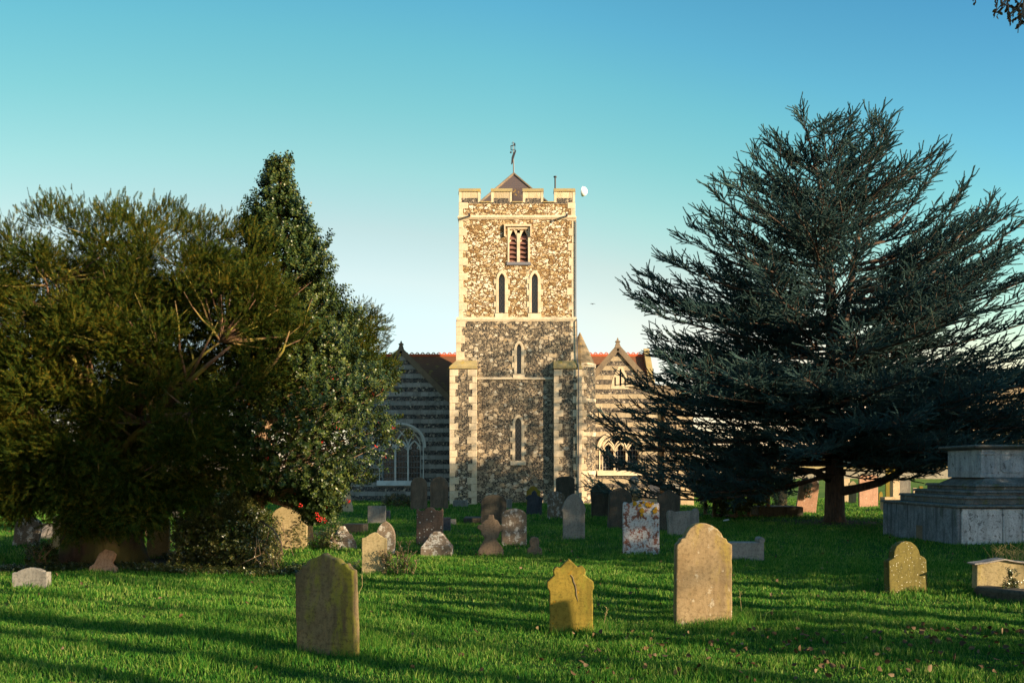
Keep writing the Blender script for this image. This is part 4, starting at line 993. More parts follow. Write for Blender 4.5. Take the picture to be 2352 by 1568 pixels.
# ------------------------------------------------------------------ grass
def blades(y0, y1, dens, h, wd, two=True):
    n = int((y1 - y0) * (.57 * (y0 + y1) + 6.4) * dens); Y = np.sqrt(rng.random(n) * (y1 ** 2 - y0 ** 2) + y0 ** 2); X = (rng.random(n) * 2 - 1) * (Y * .57 + 3.2)
    # leave out blades inside the church and bare soil below the two evergreens
    d1 = np.hypot(X + 6.4, (Y - 17.3) * 1.0); d2 = np.hypot(X - 10.3, Y - 30.6)
    p = np.clip((d1 - 1.6) / 1.2, .0, 1) * np.clip((d2 - 1.2) / 2.6, .06, 1); keep = rng.random(n) < p
    keep &= ~((np.abs(X - .2) < 3.2) & (Y > 48.6) & (Y < 55)); keep &= ~((X > 9.75) & (Y > 20.85) & (Y < 24.7)); keep &= ~((np.abs(X) < 9) & (Y > 53))
    X, Y = X[keep], Y[keep]; n = len(X); Z = gz(X, Y)
    clump = .78 + .45 * np.sin(X * 2.3 + np.sin(Y * 1.9) * 2) * np.sin(Y * 2.9 + X) + .40 * np.sin(X * 7.1 + Y * 3) * np.sin(Y * 6.3 - X * 2)
    H = h * np.clip(clump, .35, 1.9) * (.55 + .8 * rng.random(n)); az = rng.random(n) * 6.28; lean = .15 + .6 * rng.random(n) ** 1.5
    dx, dy = np.cos(az) * lean * H, np.sin(az) * lean * H; a2 = rng.random(n) * 6.28; W = wd * (.6 + .8 * rng.random(n)); px_, py_ = np.cos(a2) * W / 2, np.sin(a2) * W / 2
    if two:
        V = np.stack([np.stack([X - px_, Y - py_, Z], -1), np.stack([X + px_, Y + py_, Z], -1), np.stack([X + dx * .35 - px_ * .8, Y + dy * .35 - py_ * .8, Z + H * .6], -1),
                      np.stack([X + dx * .35 + px_ * .8, Y + dy * .35 + py_ * .8, Z + H * .6], -1), np.stack([X + dx, Y + dy, Z + H], -1)], 1)
        tt = np.array([(0,1,3), (0,3,2), (2,3,4)])
    else:
        V = np.stack([np.stack([X - px_, Y - py_, Z], -1), np.stack([X + px_, Y + py_, Z], -1), np.stack([X + dx, Y + dy, Z + H], -1)], 1); tt = np.array([(0,1,2)])
    T = tt[None] + (np.arange(n) * V.shape[1])[:, None, None]
    return V.reshape(-1, 3), T.reshape(-1, 3)
V, T = merge([blades(5.2, 11, 3200, .062, .0065), blades(11, 18, 1500, .062, .010), blades(18, 32, 520, .07, .017, False), blades(32, 60, 130, .085, .035, False)])
tag(npmesh('lawn_grass', V, T, M_GRASS), 'short green lawn grass across the churchyard', 'grass', kind='stuff')
def tufts(pts, n, h, spread, wd=.006):
    parts = []
    for (x, y) in pts:
        X = x + rng.normal(size=n) * spread; Y = y + rng.normal(size=n) * spread * .5; Z = gz(X, Y); H = h * (.4 + .7 * rng.random(n)); az = rng.random(n) * 6.28; L = (.3 + .6 * rng.random(n)) * H
        W = wd / 2; mx, my, mz = X + np.cos(az) * L * .35, Y + np.sin(az) * L * .35, Z + H * .65
        V = np.stack([np.stack([X - W, Y, Z], -1), np.stack([X + W, Y, Z], -1), np.stack([mx - W * .8, my, mz], -1), np.stack([mx + W * .8, my, mz], -1), np.stack([X + np.cos(az) * L, Y + np.sin(az) * L, Z + H], -1)], 1)
        T = np.array([(0,1,3), (0,3,2), (2,3,4)])[None] + (np.arange(n) * 5)[:, None, None]; parts.append((V.reshape(-1, 3), T.reshape(-1, 3)))
    return merge(parts)
TUFTS = []                                          # filled by the stones, built at the end
# fallen leaves
n = 640
Yl = np.concatenate([rng.uniform(7.2, 9.4, 260), np.sqrt(rng.uniform(49, 700, 380))]); Xl = np.concatenate([1.2 + rng.uniform(-1.6, 1, 260) * rng.random(260) * 1.5 + rng.choice([0, 1.4, 2.6, 3.4], 260), (rng.random(380) * 2 - 1) * Yl[260:] * .55])
pl = np.stack([Xl, Yl, gz(Xl, Yl) + .045 + .02 * rng.random(n)], -1); dl = rdir(n); dl[:, 2] = np.abs(dl[:, 2]) * .5
CURL = (np.array([(0,0,0), (.32,.16,.25), (.30,.2,.7), (0,.05,1.0), (-.30,.2,.7), (-.32,.16,.25), (0,.0,.5)]), np.array([(0,1,6), (1,2,6), (2,3,6), (3,4,6), (4,5,6), (5,0,6)]))
V, T = scatter(*CURL, pl, dl, .035 + .03 * rng.random(n), rng.random(n) * 6.28)
tag(npmesh('fallen_leaves', V, T, M_DEAD), 'dry brown fallen leaves scattered over the grass', 'fallen leaves', kind='stuff')

# ------------------------------------------------------------------ trees outside the picture, whose shade lies across the graves
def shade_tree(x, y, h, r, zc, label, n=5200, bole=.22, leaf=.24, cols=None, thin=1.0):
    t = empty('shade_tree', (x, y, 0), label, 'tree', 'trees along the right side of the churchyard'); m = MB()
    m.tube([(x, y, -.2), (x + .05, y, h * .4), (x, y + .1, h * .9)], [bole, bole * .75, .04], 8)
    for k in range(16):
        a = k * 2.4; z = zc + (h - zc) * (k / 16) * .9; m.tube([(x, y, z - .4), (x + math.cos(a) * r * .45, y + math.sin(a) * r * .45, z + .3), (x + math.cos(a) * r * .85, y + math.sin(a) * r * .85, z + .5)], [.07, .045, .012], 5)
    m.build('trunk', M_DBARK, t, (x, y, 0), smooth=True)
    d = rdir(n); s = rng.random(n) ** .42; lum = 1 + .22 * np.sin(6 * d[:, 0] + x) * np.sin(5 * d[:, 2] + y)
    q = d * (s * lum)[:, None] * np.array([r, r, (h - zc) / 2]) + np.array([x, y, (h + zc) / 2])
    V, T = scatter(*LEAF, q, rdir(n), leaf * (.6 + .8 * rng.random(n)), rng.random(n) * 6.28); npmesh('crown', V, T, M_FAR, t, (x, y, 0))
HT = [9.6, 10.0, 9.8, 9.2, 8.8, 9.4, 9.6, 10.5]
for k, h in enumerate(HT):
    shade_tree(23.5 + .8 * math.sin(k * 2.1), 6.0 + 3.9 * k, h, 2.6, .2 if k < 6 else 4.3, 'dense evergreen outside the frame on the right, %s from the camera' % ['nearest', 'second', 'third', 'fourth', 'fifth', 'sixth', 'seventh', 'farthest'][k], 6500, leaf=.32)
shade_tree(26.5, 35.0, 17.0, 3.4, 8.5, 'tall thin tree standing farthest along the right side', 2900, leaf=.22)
shade_tree(21.3, -.5, 11.6, 1.7, 8.3, 'unseen tall tree with a long bare bole, added to shade the yew trunk', 2600, leaf=.30)  # added tree, crown held high so its shade lands on the yew trunk
shade_tree(8.4, 5.6, 2.2, 1.05, .0, 'unseen low shrub added outside the frame to darken the right foreground grass', 1800, leaf=.14, bole=.05)  # added shrub, kept low so its shade stays near the ground
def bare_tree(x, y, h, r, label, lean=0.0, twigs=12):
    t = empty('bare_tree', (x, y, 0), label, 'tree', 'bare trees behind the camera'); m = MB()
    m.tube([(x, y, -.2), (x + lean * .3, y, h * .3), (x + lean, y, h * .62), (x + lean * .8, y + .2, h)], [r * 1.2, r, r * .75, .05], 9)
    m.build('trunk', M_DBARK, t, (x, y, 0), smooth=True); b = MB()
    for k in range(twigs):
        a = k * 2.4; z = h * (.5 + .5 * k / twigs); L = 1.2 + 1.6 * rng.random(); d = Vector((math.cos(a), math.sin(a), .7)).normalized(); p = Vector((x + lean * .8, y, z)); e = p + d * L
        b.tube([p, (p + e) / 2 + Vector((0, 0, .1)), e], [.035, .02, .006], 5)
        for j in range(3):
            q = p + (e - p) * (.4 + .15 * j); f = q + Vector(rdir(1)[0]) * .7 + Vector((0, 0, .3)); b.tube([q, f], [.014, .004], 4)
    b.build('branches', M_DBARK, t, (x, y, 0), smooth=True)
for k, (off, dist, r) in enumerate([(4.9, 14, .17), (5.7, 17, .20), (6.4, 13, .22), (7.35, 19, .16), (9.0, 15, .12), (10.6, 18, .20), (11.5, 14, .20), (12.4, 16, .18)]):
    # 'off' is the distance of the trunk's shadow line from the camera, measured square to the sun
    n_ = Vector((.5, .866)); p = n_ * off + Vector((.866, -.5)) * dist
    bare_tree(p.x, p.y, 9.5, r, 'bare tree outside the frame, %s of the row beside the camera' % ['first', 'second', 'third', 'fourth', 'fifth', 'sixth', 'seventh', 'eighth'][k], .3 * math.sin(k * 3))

# overhanging tree whose twig tips dip into the top right corner
t = empty('oak_tree', (11.2, 6.9, 0), 'tree overhanging the top right corner with brown leaves still on its twigs', 'tree'); m = MB()
m.tube([(11.2, 6.9, -.2), (11.1, 6.9, 3), (10.9, 7.0, 6)], [.24, .20, .14], 10); m.tube([(11.0, 7.0, 5), (8.8, 7.8, 6.9), (6.6, 8.4, 7.0), (5.4, 9, 6.75)], [.12, .08, .05, .015], 7); m.build('trunk', M_DBARK, t, (11.2, 6.9, 0), smooth=True)
tw = MB(); lv = []
for (x, y, x1, y1) in [(2345,-60,2283,32),(2330,-30,2290,36),(2352,-10,2318,42),(2352,5,2325,22),(2352,0,2338,68),(2310,-20,2318,48),(2352,20,2330,44),(2230,-40,2241,4),(2290,-40,2288,28),(2352,28,2345,50),(2320,-10,2352,14),(2300,8,2340,16)]:
    a, c = Vector(wp(x, y, 9)), Vector(wp(x1, y1, 9 + rng.normal() * .15)); tw.tube([a, (a + c) / 2 + Vector((.01, 0, -.02)), c], [.010, .007, .004], 4)
    tw.tube([Vector((5.4, 9, 6.75)).lerp(a, .5) if a.x > 4.6 else a + Vector((0, 0, .4)), a], [.012, .010], 4)
    for u in np.linspace(.35, 1, 7): lv.append(tuple(a.lerp(c, float(u))))
tw.build('twigs', M_DBARK, t, (11.2, 6.9, 0)); lv = np.array(lv)
V, T = scatter(*CURL, lv, rdir(len(lv)) * .7 + np.array([0, 0, -.7]), .034 + .026 * rng.random(len(lv)), rng.random(len(lv)) * 6.28); npmesh('leaves', V, T, M_DEAD, t, (11.2, 6.9, 0))
# ------------------------------------------------------------------ gravestones
GRP = 'gravestones standing in the churchyard'
def head(kind, w, h, n=10):
    a = w / 2
    if kind == 'flat': return [(-a, 0), (-a, h), (a, h), (a, 0)]
    if kind == 'round': 
        r = min(a, h); return [(-a, 0)] + [(a * math.cos(math.pi * (1 - i / (2 * n))), h - r + r * math.sin(math.pi * (1 - i / (2 * n)))) for i in range(2 * n + 1)] + [(a, 0)]
    if kind == 'shallow':
        r = .32 * a; return [(-a, 0)] + [(a * math.cos(math.pi * (1 - i / (2 * n))), h - r + r * math.sin(math.pi * (1 - i / (2 * n)))) for i in range(2 * n + 1)] + [(a, 0)]
    if kind == 'half':
        r = .62 * a; return [(-a, 0)] + [(a * math.cos(math.pi * (1 - i / (2 * n))), h - r + r * math.sin(math.pi * (1 - i / (2 * n)))) for i in range(2 * n + 1)] + [(a, 0)]
    if kind == 'gothic': return lancet(w, h, h - w * .85, n)
    if kind == 'ogee':
        pts = [(-a, 0)]
        for i in range(2 * n + 1):
            x = -1 + i / n; pts.append((a * x, h - .16 * w * 1.45 * (1 - math.cos(math.pi * min(1, abs(x) * 1.02))) / 2))
        return pts + [(a, 0)]
    if kind == 'shoulder':
        b = a * .66; pts = [(-a, 0), (-a, h - b - .04), (-a * .9, h - b + .03), (-b * 1.02, h - b + .03)]
        pts += [(b * math.cos(math.pi * (1 - i / (2 * n))), h - b + b * math.sin(math.pi * (1 - i / (2 * n)))) for i in range(1, 2 * n)]
        return pts + [(b * 1.02, h - b + .03), (a * .9, h - b + .03), (a, h - b - .04), (a, 0)]
    if kind == 'bumps2':
        pts = [(-a, 0)]
        for i in range(4 * n + 1):
            x = -1 + i / (2 * n); pts.append((a * x, h - .10 * w * (1 - abs(math.sin(math.pi * (x + 1))) ** .7) - .06 * w * abs(x)))
        return pts + [(a, 0)]
    if kind == 'scallop':
        pts = [(-a, 0)]
        for i in range(4 * n + 1):
            x = abs(-1 + i / (2 * n)); 
            z = h - .05 * w if x > .86 else h - .16 * w + .05 * w * abs(math.sin(x * 14)) if x > .5 else h - .16 * w * (x / .5) ** 2
            pts.append((a * (-1 + i / (2 * n)), z))
        return pts + [(a, 0)]
def stone_at(shape, x0, x1, top, base, label, mat, thick=.10, rot=0, tilt=0, lean=0, cat='gravestone', name='gravestone', group=GRP, Y=None, outline=None, tuft=10, bury=.15):
    Yb = Y or F * EYE / (base - HOR); s = Yb / F; xc = (x0 + x1) / 2
    zb = 0.0 if Y is None else EYE + (HOR - base) * s
    w_, h_ = (x1 - x0) * s, (base - top) * s
    pts = [((px - xc) * s, (base - py) * s) for px, py in outline] if outline else head(shape, w_, h_)
    k = max(.2, math.cos(R(rot))); pts = [(a / k * (1 if abs(rot) < 40 else 1), b) for a, b in pts]
    pr = np.random.default_rng(int(x0 * 7 + base)); fine = []          # worn, slightly uneven edges
    for i in range(len(pts)):
        p, q = np.array(pts[i]), np.array(pts[(i + 1) % len(pts)]); m_ = max(1, int(np.hypot(*(q - p)) / .05)) if i < len(pts) - 1 else 1
        for j in range(m_): fine.append(tuple(p + (q - p) * j / m_ + (pr.normal(size=2) * .0018 if 0 < i + j else 0)))
    pts = fine
    zmin = min(p[1] for p in pts); pts = [(a, b - bury if b < zmin + .02 + (0.06 if outline else 0) else b) for a, b in pts]
    o = MB().prism(pts, 0, thick).build(name, mat, None, (0, 0, 0), bevel=min(.012, thick * .1))
    o.location = ((xc - CX) * s, Yb, zb + (gz((xc - CX) * s, Yb) if Y is None else 0)); o.rotation_euler = (R(-tilt), R(lean), R(rot))
    tag(o, label, cat, group)
    if tuft: 
        for t_ in np.linspace(-.5, .5, 5): TUFTS.append((o.location.x + t_ * w_, Yb - .03 + t_ * math.sin(R(rot)) * w_, tuft))
    return o
c3 = lambda pts: [(.2722 * x, .2722 * y + 1031.4) for x, y in pts]
c4 = lambda pts: [(.2722 * x + 604.5, .2722 * y + 1102.4) for x, y in pts]
c5 = lambda pts: [(.2722 * x + 1173.5, .2722 * y + 1066.8) for x, y in pts]
c6 = lambda pts: [(.2743 * x + 1706.9, .2743 * y + 995.7) for x, y in pts]
def smooth_pts(pts, rounds=0):                      # round the traced corners a little
    for _ in range(rounds):
        q = [pts[0]]
        for i in range(1, len(pts) - 1):
            a, b, c = pts[i-1], pts[i], pts[i+1]
            q += [(b[0]*.78+a[0]*.22, b[1]*.78+a[1]*.22), (b[0]*.78+c[0]*.22, b[1]*.78+c[1]*.22)]
        pts = q + [pts[-1]]
    return pts
# the foreground
stone_at(0, 668, 818, 1272, 1506, 'large olive-brown headstone with a pointed ogee top and cut shoulders', S_OLIVE, .11, -17, 2, outline=smooth_pts(c4([(265,1482),(258,1350),(245,1080),(235,800),(262,795),(290,770),(297,738),(330,735),(345,705),(370,680),(410,665),(445,654),(470,640),(488,621),(505,640),(530,655),(570,662),(610,675),(635,692),(648,714),(690,707),(702,735),(720,755),(752,768),(765,1030),(775,1200),(786,1482)])), tuft=26)
stone_at(0, 1255, 1366, 1282, 1456, 'yellow lichened headstone with a pointed scrolled top, cracked down the middle', S_YEL, .12, 0, 1, outline=smooth_pts(c5([(326,1430),(330,1300),(325,1065),(305,1040),(305,990),(365,935),(358,905),(366,875),(385,862),(405,868),(420,862),(440,840),(462,822),(480,808),(488,790),(505,812),(530,828),(560,862),(590,850),(615,858),(630,885),(628,915),(618,930),(700,985),(700,1045),(690,1060),(695,1340),(712,1400),(712,1430)])), tuft=26)
ck = MB(); ckp = [wp(x, y, 0) for x, y in []]
stone_at(0, 1552, 1684, 1203, 1438, 'big speckled tan headstone with a domed top on small shoulders', S_TAN, .13, 4, 0, outline=smooth_pts(c5([(1390,1366),(1393,1000),(1395,680),(1425,665),(1435,630),(1465,627),(1480,585),(1510,545),(1550,515),(1600,500),(1650,502),(1700,520),(1745,550),(1780,590),(1795,627),(1825,632),(1835,660),(1872,682),(1873,1000),(1873,1366)])), tuft=30)
stone_at(0, 2037, 2138, 1238, 1360, 'olive headstone dotted with white lichen specks, rounded top with shoulders', S_SPECK, .13, 12, 3, outline=smooth_pts(c6([(1212,1330),(1215,1050),(1240,1035),(1262,1025),(1266,970),(1292,925),(1333,892),(1375,883),(1430,895),(1470,925),(1495,965),(1505,1010),(1540,1020),(1560,1045),(1568,1330)])), tuft=20)
stone_at('ogee', 831, 888, 1215, 1314, 'pale tan headstone with a wavy top, standing in the sun beside a tall weed', S_OGEE, .09, 3, 1, tuft=22)
stone_at(0, 24, 108, 1311, 1359, 'low worn stone with side panels and a shallow peak at the left edge', S_GREY, .12, -3, 5, outline=smooth_pts(c3([(90,1206),(88,1075),(105,1070),(132,1072),(140,1060),(190,1040),(245,1030),(300,1040),(345,1055),(350,1072),(395,1065),(398,1206)])))
stone_at(0, 201, 261, 1264, 1320, 'broken pinkish stone leaning at the foot of the yew', S_RED, .12, 8, 10, outline=smooth_pts(c3([(738,1062),(755,1000),(790,980),(830,890),(875,855),(930,870),(958,895),(945,940),(930,970),(945,990),(975,1010),(955,1062)])), tuft=4)
# under the yew, far left
stone_at('half', 31, 84, 1189, 1256, 'mossy grey headstone leaning to the right at the far left', S_LICH, .14, 14, 0, lean=8)
stone_at('shallow', 76, 132, 1204, 1242, 'wide blue-grey stone with a gently curved top behind the leaning one', S_BLOCK, .10, 0, 8)
stone_at('half', 121, 140, 1185, 1268, 'narrow tall stone half hidden by the yew trunk', S_CREAM, .10, 10)
stone_at('round', 112, 124, 1248, 1268, 'tiny footstone beside the narrow tall stone', S_CREAM, .08, 10, cat='footstone', name='footstone')
stone_at('half', 336, 387, 1180, 1278, 'tan stone framed between the yew trunk and the ivy mound', S_OGEE, .10, 0, 3)
stone_at('shallow', 333, 372, 1160, 1232, 'pink stone with leaves in front, behind the stone between yew and ivy', S_RED, .10)
ivy_st = stone_at('half', 624, 704, 1165, 1268, 'tan round-topped headstone with ivy climbing both edges', S_OGEE, .12, 2, 1)
P_, D_ = [], []
for k in range(150):
    side = rng.random()
    if side < .42: x, y = rng.uniform(684, 708) + 4 * rng.normal(), rng.uniform(1185, 1268)
    elif side < .75: x, y = rng.uniform(622, 640) + 3 * rng.normal(), rng.uniform(1188, 1250)
    elif side < .9: x, y = 668 + 14 * math.sin(rng.uniform(0, 3)) , rng.uniform(1200, 1268)
    else: x, y = 640 - (rng.uniform(1190, 1230) - 1230) * .35 + rng.normal(), rng.uniform(1190, 1240)
    P_.append(np.array(wp(x, y, 19.16)) + rng.normal(size=3) * .012); D_.append((rng.normal() * .5, -.7, .4 + rng.normal() * .5))
V, T = scatter(*SHOOT, np.array(P_), np.array(D_), .065, rng.random(len(P_)) * 6.28)
o = npmesh('climbing_ivy', V, T, M_IVY, None, tuple(ivy_st.location)); tag(o, 'ivy growing up the edges of the tan round-topped headstone', 'ivy')
# shaded middle
stone_at('round', 943, 981, 1096, 1170, 'left of two matching brown round-topped stones against the shaded wall', S_BROWN, .12, 2, group='pair of brown headstones')
stone_at('round', 988, 1029, 1096, 1170, 'right of two matching brown round-topped stones, next to the white-edged buttress', S_BROWN, .12, -2, group='pair of brown headstones')
stone_at('scallop', 956, 1017, 1165, 1253, 'dark red-brown headstone with scalloped top, dotted with white lichen', S_SPOT, .11, -3, 1)
stone_at('flat', 1017, 1034, 1189, 1220, 'small black upright block beside the white-dotted headstone', S_SLATE, .22, 0, cat='memorial block')
stone_at('flat', 1034, 1047, 1191, 1205, 'little grey stone right of the small black block', S_GREY, .15)
stone_at('gothic', 862, 906, 1201, 1278, 'dark pointed-arch headstone partly behind the pale tan one', S_LICH, .11, -4, 4)
stone_at('half', 1105, 1163, 1132, 1204, 'broad dark mossy headstone with a rounded top near the tower', S_DARK, .13, 4)
stone_at('flat', 1150, 1176, 1146, 1168, 'plain grey block behind the broad dark mossy headstone', S_GREY, .3)
stone_at(0, 1096, 1158, 1184, 1280, 'weathered brown cross stone with a broken round head on a flared base', S_BROWN, .14, 3, 3, outline=smooth_pts(c4([(1808,652),(1812,600),(1850,535),(1872,500),(1840,462),(1838,435),(1803,412),(1815,382),(1840,385),(1860,350),(1895,335),(1900,298),(1945,298),(1950,335),(1978,345),(2000,385),(2022,385),(2027,440),(2002,440),(1985,490),(1965,508),(2010,562),(2028,600),(2032,652)])))
stone_at('half', 1152, 1210, 1162, 1248, 'squat headstone mottled with grey-white lichen', S_LICH, .12, 3, 2)
stone_at(0, 1206, 1248, 1126, 1182, 'dark blue-grey headstone with notched shoulders, near the tower foot', S_SLATE, .12, 4, 0, outline=smooth_pts(c5([(130,420),(140,300),(120,285),(150,255),(175,255),(180,230),(200,218),(215,230),(222,262),(275,280),(268,300),(262,350),(262,420)])))
stone_at('shoulder', 1209, 1241, 1117, 1160, 'small golden headstone rising behind the dark blue-grey one', S_YEL, .10, 0)
stone_at(0, 1210, 1247, 1232, 1277, 'little brown knob-topped marker low in the grass', S_BROWN, .12, 0, 0, outline=smooth_pts(c5([(133,772),(138,715),(165,690),(155,650),(165,620),(198,606),(232,620),(242,650),(235,690),(262,712),(266,772)])), cat='grave marker')
stone_at('shallow', 1277, 1320, 1095, 1172, 'tall dark headstone against the right-hand buttress', S_DARK, .14, 0)
stone_at('half', 1258, 1297, 1129, 1192, 'grey-brown rounded stone left of the grey gothic headstone', S_LICH, .12, 6)
stone_at(0, 1289, 1347, 1133, 1238, 'grey gothic-arched headstone on a wider foot', S_GREY, .13, 0, 1, outline=smooth_pts(c5([(424,632),(440,590),(438,400),(425,395),(430,370),(455,310),(490,265),(530,245),(570,262),(610,310),(630,370),(632,395),(625,400),(625,590),(638,632)])))
stone_at(0, 1356, 1401, 1105, 1186, 'dark headstone with a round head on projecting shoulders', S_DARK, .14, 0, 0, outline=smooth_pts(c5([(678,438),(680,320),(670,205),(690,192),(700,168),(730,142),(762,140),(795,155),(812,185),(832,192),(835,212),(828,438)])))
stone_at(0, 1395, 1452, 1116, 1211, 'broad dark headstone with a flattened dome, behind the white-crusted one', S_DARK, .15, 8, 0, outline=smooth_pts(c5([(818,530),(835,240),(840,220),(880,195),(920,183),(960,190),(995,215),(1015,235),(1025,260),(1018,530)])))
stone_at(0, 1430, 1516, 1148, 1273, 'red headstone crusted with white and orange lichen', S_WHITE, .12, 0, 1, outline=smooth_pts(c5([(948,758),(945,330),(960,312),(985,318),(1000,330),(1040,312),(1075,305),(1100,298),(1130,305),(1180,312),(1225,330),(1240,315),(1254,332),(1255,758)])))
stone_at('ogee', 1511, 1562, 1121, 1214, 'dark headstone with a wavy top right of the white-crusted one', S_DARK, .14, 0)
stone_at(0, 1534, 1608, 1167, 1231, 'wide grey scroll-ended slab tilted to one side', S_GREY, .14, 6, 4, outline=smooth_pts(c5([(1330,604),(1325,400),(1340,385),(1362,385),(1380,397),(1500,388),(1545,385),(1558,368),(1585,372),(1597,400),(1590,500),(1580,604)])))
# the orange lichen on the red stone, in patches with a body of their own
s_ = 1.6 / (1273 - HOR)
lp = MB()
for (x, y, r) in [(1458,1156,5),(1470,1160,4),(1475,1172,6),(1474,1182,3.5),(1487,1158,5),(1494,1160,4),(1504,1174,5),(1507,1168,4),(1500,1156,3),(1478,1153,3)]:
    Yl = 18.705; n = 9; lp.prism([(wp(x + r * (1 + .25 * math.sin(k * 2.3 + x)) * math.cos(k * 2 * math.pi / n), y, Yl)[0], wp(x, y + r * 1.1 * (1 + .3 * math.sin(k * 3.1 + y)) * math.sin(k * 2 * math.pi / n), Yl)[2]) for k in range(n)], Yl - .008, Yl + .03)
g = G('orange_lichen'); M_ORL = g.surf(g.mix(g.noise(30), (0.42,0.22,0.012), (0.30,0.17,0.015)), 0.95)
white = [o for o in COL.objects if o.get('label', '').startswith('red headstone crusted')][0]
lp.build('lichen_patches', M_ORL, white, tuple(white.location))
# low blocks and kerbs
def block(name, x0, x1, top, base, depth, label, mat, cat, rot=0, roll=False, Y=None):
    Yb = Y or F * EYE / (base - HOR); s = Yb / F; w_, h_ = (x1 - x0) * s, (base - top) * s; a = w_ / 2
    m = MB().prism([(-a, -.1), (-a * .98, h_ * .96), (-a * .9, h_), (a * .9, h_), (a * .98, h_ * .96), (a, -.1)], 0, depth)
    if roll: m.prism([(a * .86 + .06 * math.cos(k * .7), h_ + .035 + .06 * math.sin(k * .7)) for k in range(9)], -.005, depth + .005)
    o = m.build(name, mat, None, bevel=.015); o.location = (((x0 + x1) / 2 - CX) * s, Yb, 0); o.rotation_euler = (0, 0, R(rot)); tag(o, label, cat, GRP if cat == 'gravestone' else None)
    for t_ in np.linspace(-.5, .5, 5): TUFTS.append((o.location.x + t_ * w_, Yb - .02, 8))
    return o
block('grave_kerb', 1672, 1756, 1245, 1290, .30, 'rough granite block with a rolled end behind the big tan headstone', S_BLOCK, 'grave block', 0, True)
block('grave_kerb', 786, 836, 1203, 1223, .5, 'long low dark block on the grass beyond the ivy-covered cross base', S_DARK, 'grave block', -6)
block('grave_kerb', 1040, 1074, 1149, 1166, .6, 'low grey block at the foot of the left buttress', S_GREY, 'grave block')
block('grave_kerb', 1064, 1104, 1189, 1201, 1.2, 'low stone kerb left of the broad dark mossy headstone', S_DARK, 'grave kerb')
block('grave_ledger', 1742, 1846, 1163, 1186, 1.5, 'long low ledger in the shade of the cedar', S_DARK, 'grave ledger')
block('grave_ledger', 1476, 1540, 1122, 1140, 1.3, 'pale low slab tomb near the cream banded wall', S_CREAM, 'grave ledger', 0, False, 47.0)
stone_at('flat', 844, 885, 1160, 1201, 'square grey stone with a dark top left of the low bush', S_GREY, .18, 0, 3)
stone_at('flat', 884, 895, 1172, 1192, 'small bluish block touching the square grey stone', S_SLATE, .25)
stone_at('half', 712, 727, 1171, 1192, 'tiny grey stone right of the round-topped ivy headstone', S_GREY, .10, 0, lean=12)
stone_at(0, 764, 812, 1128, 1180, 'cream stone with flared sides catching the sun under the holly', S_CREAM, .3, 12, outline=[(762,1180),(768,1150),(772,1132),(776,1128),(803,1128),(806,1150),(812,1180)])
# stepped cross bases
def steps(x0, x1, top, base, label, mat, tiers, rot=0, ivy=None):
    Yb = F * EYE / (base - HOR); s = Yb / F; xc = ((x0 + x1) / 2 - CX) * s; w_ = (x1 - x0) * s; h_ = (base - top) * s
    t = empty('cross_base', (xc, Yb + w_ / 2, 0), label, 'stepped grave base', GRP); t.rotation_euler = (0, 0, R(rot))
    z = -.1
    for (f0, f1, zt) in tiers:
        m = MB().frus((-f0 * w_/2, f0 * w_/2, -f0 * w_/2, f0 * w_/2, z), (-f1 * w_/2, f1 * w_/2, -f1 * w_/2, f1 * w_/2, zt * h_)); m.build('step', mat, t, bevel=.012); z = zt * h_ + .001
    return t
steps(965, 1037, 1222, 1283, 'grey pedestal of a lost cross in front of the white-dotted headstone', S_LICH, [(1, .99, .44), (.97, .90, .50), (.88, .50, .80), (.52, .36, .94), (.30, .22, 1.0)], 0)
steps(746, 815, 1208, 1267, 'three-tier cross base with ivy over its left side', S_LICH, [(1, .86, .40), (.80, .62, .66), (.50, .16, .98)], 12)
b = wp(745, 1085, 19.4); st = MB().tube([(b[0], 19.4, 0), (b[0] + .2, 19.4, .4)], [.03, .01], 4)
leafy('ivy_clump', 'dark ivy spreading over the three-tier cross base', 'ivy', [(b[0] - .05, 19.5, .12, .30, .25, .24), (b[0] + .13, 19.35, .30, .16, .2, .16), (b[0] + .2, 19.4, .42, .12, .15, .12)], M_IVY, 160, .11, stems=st, base=(b[0], 19.4, 0))
# tall monument with an urn-like head between the dark stones
def monument():
    Y = 47.0; s = Y / F; xc = (1456 - CX) * s; t = empty('urn_monument', (xc, Y, 0), 'pale pedestal monument topped by a draped urn behind the dark headstones', 'monument')
    MB().frus((-.5, .5, -.35, .35, -.1), (-.42, .42, -.32, .32, .25)).frus((-.34, .34, -.28, .28, .252), (-.30, .30, -.25, .25, .80)).build('pedestal', S_CREAM, t, bevel=.02)
    MB().lathe([(.26, .802), (.16, .88), (.12, .96), (.24, 1.10), (.27, 1.22), (.20, 1.34), (.06, 1.42)], (0, 0, 0), 12).build('urn', S_GREY, t, smooth=True)
    P_ = np.stack([rng.uniform(-.35, .35, 120), np.full(120, -.33), rng.uniform(0, .75, 120)], -1); V, T = scatter(*SHOOT, P_, np.tile([[0, -.5, .6]], (120, 1)) + rdir(120) * .5, .12, rng.random(120) * 6); npmesh('ivy', V, T, M_IVY, t)
monument()
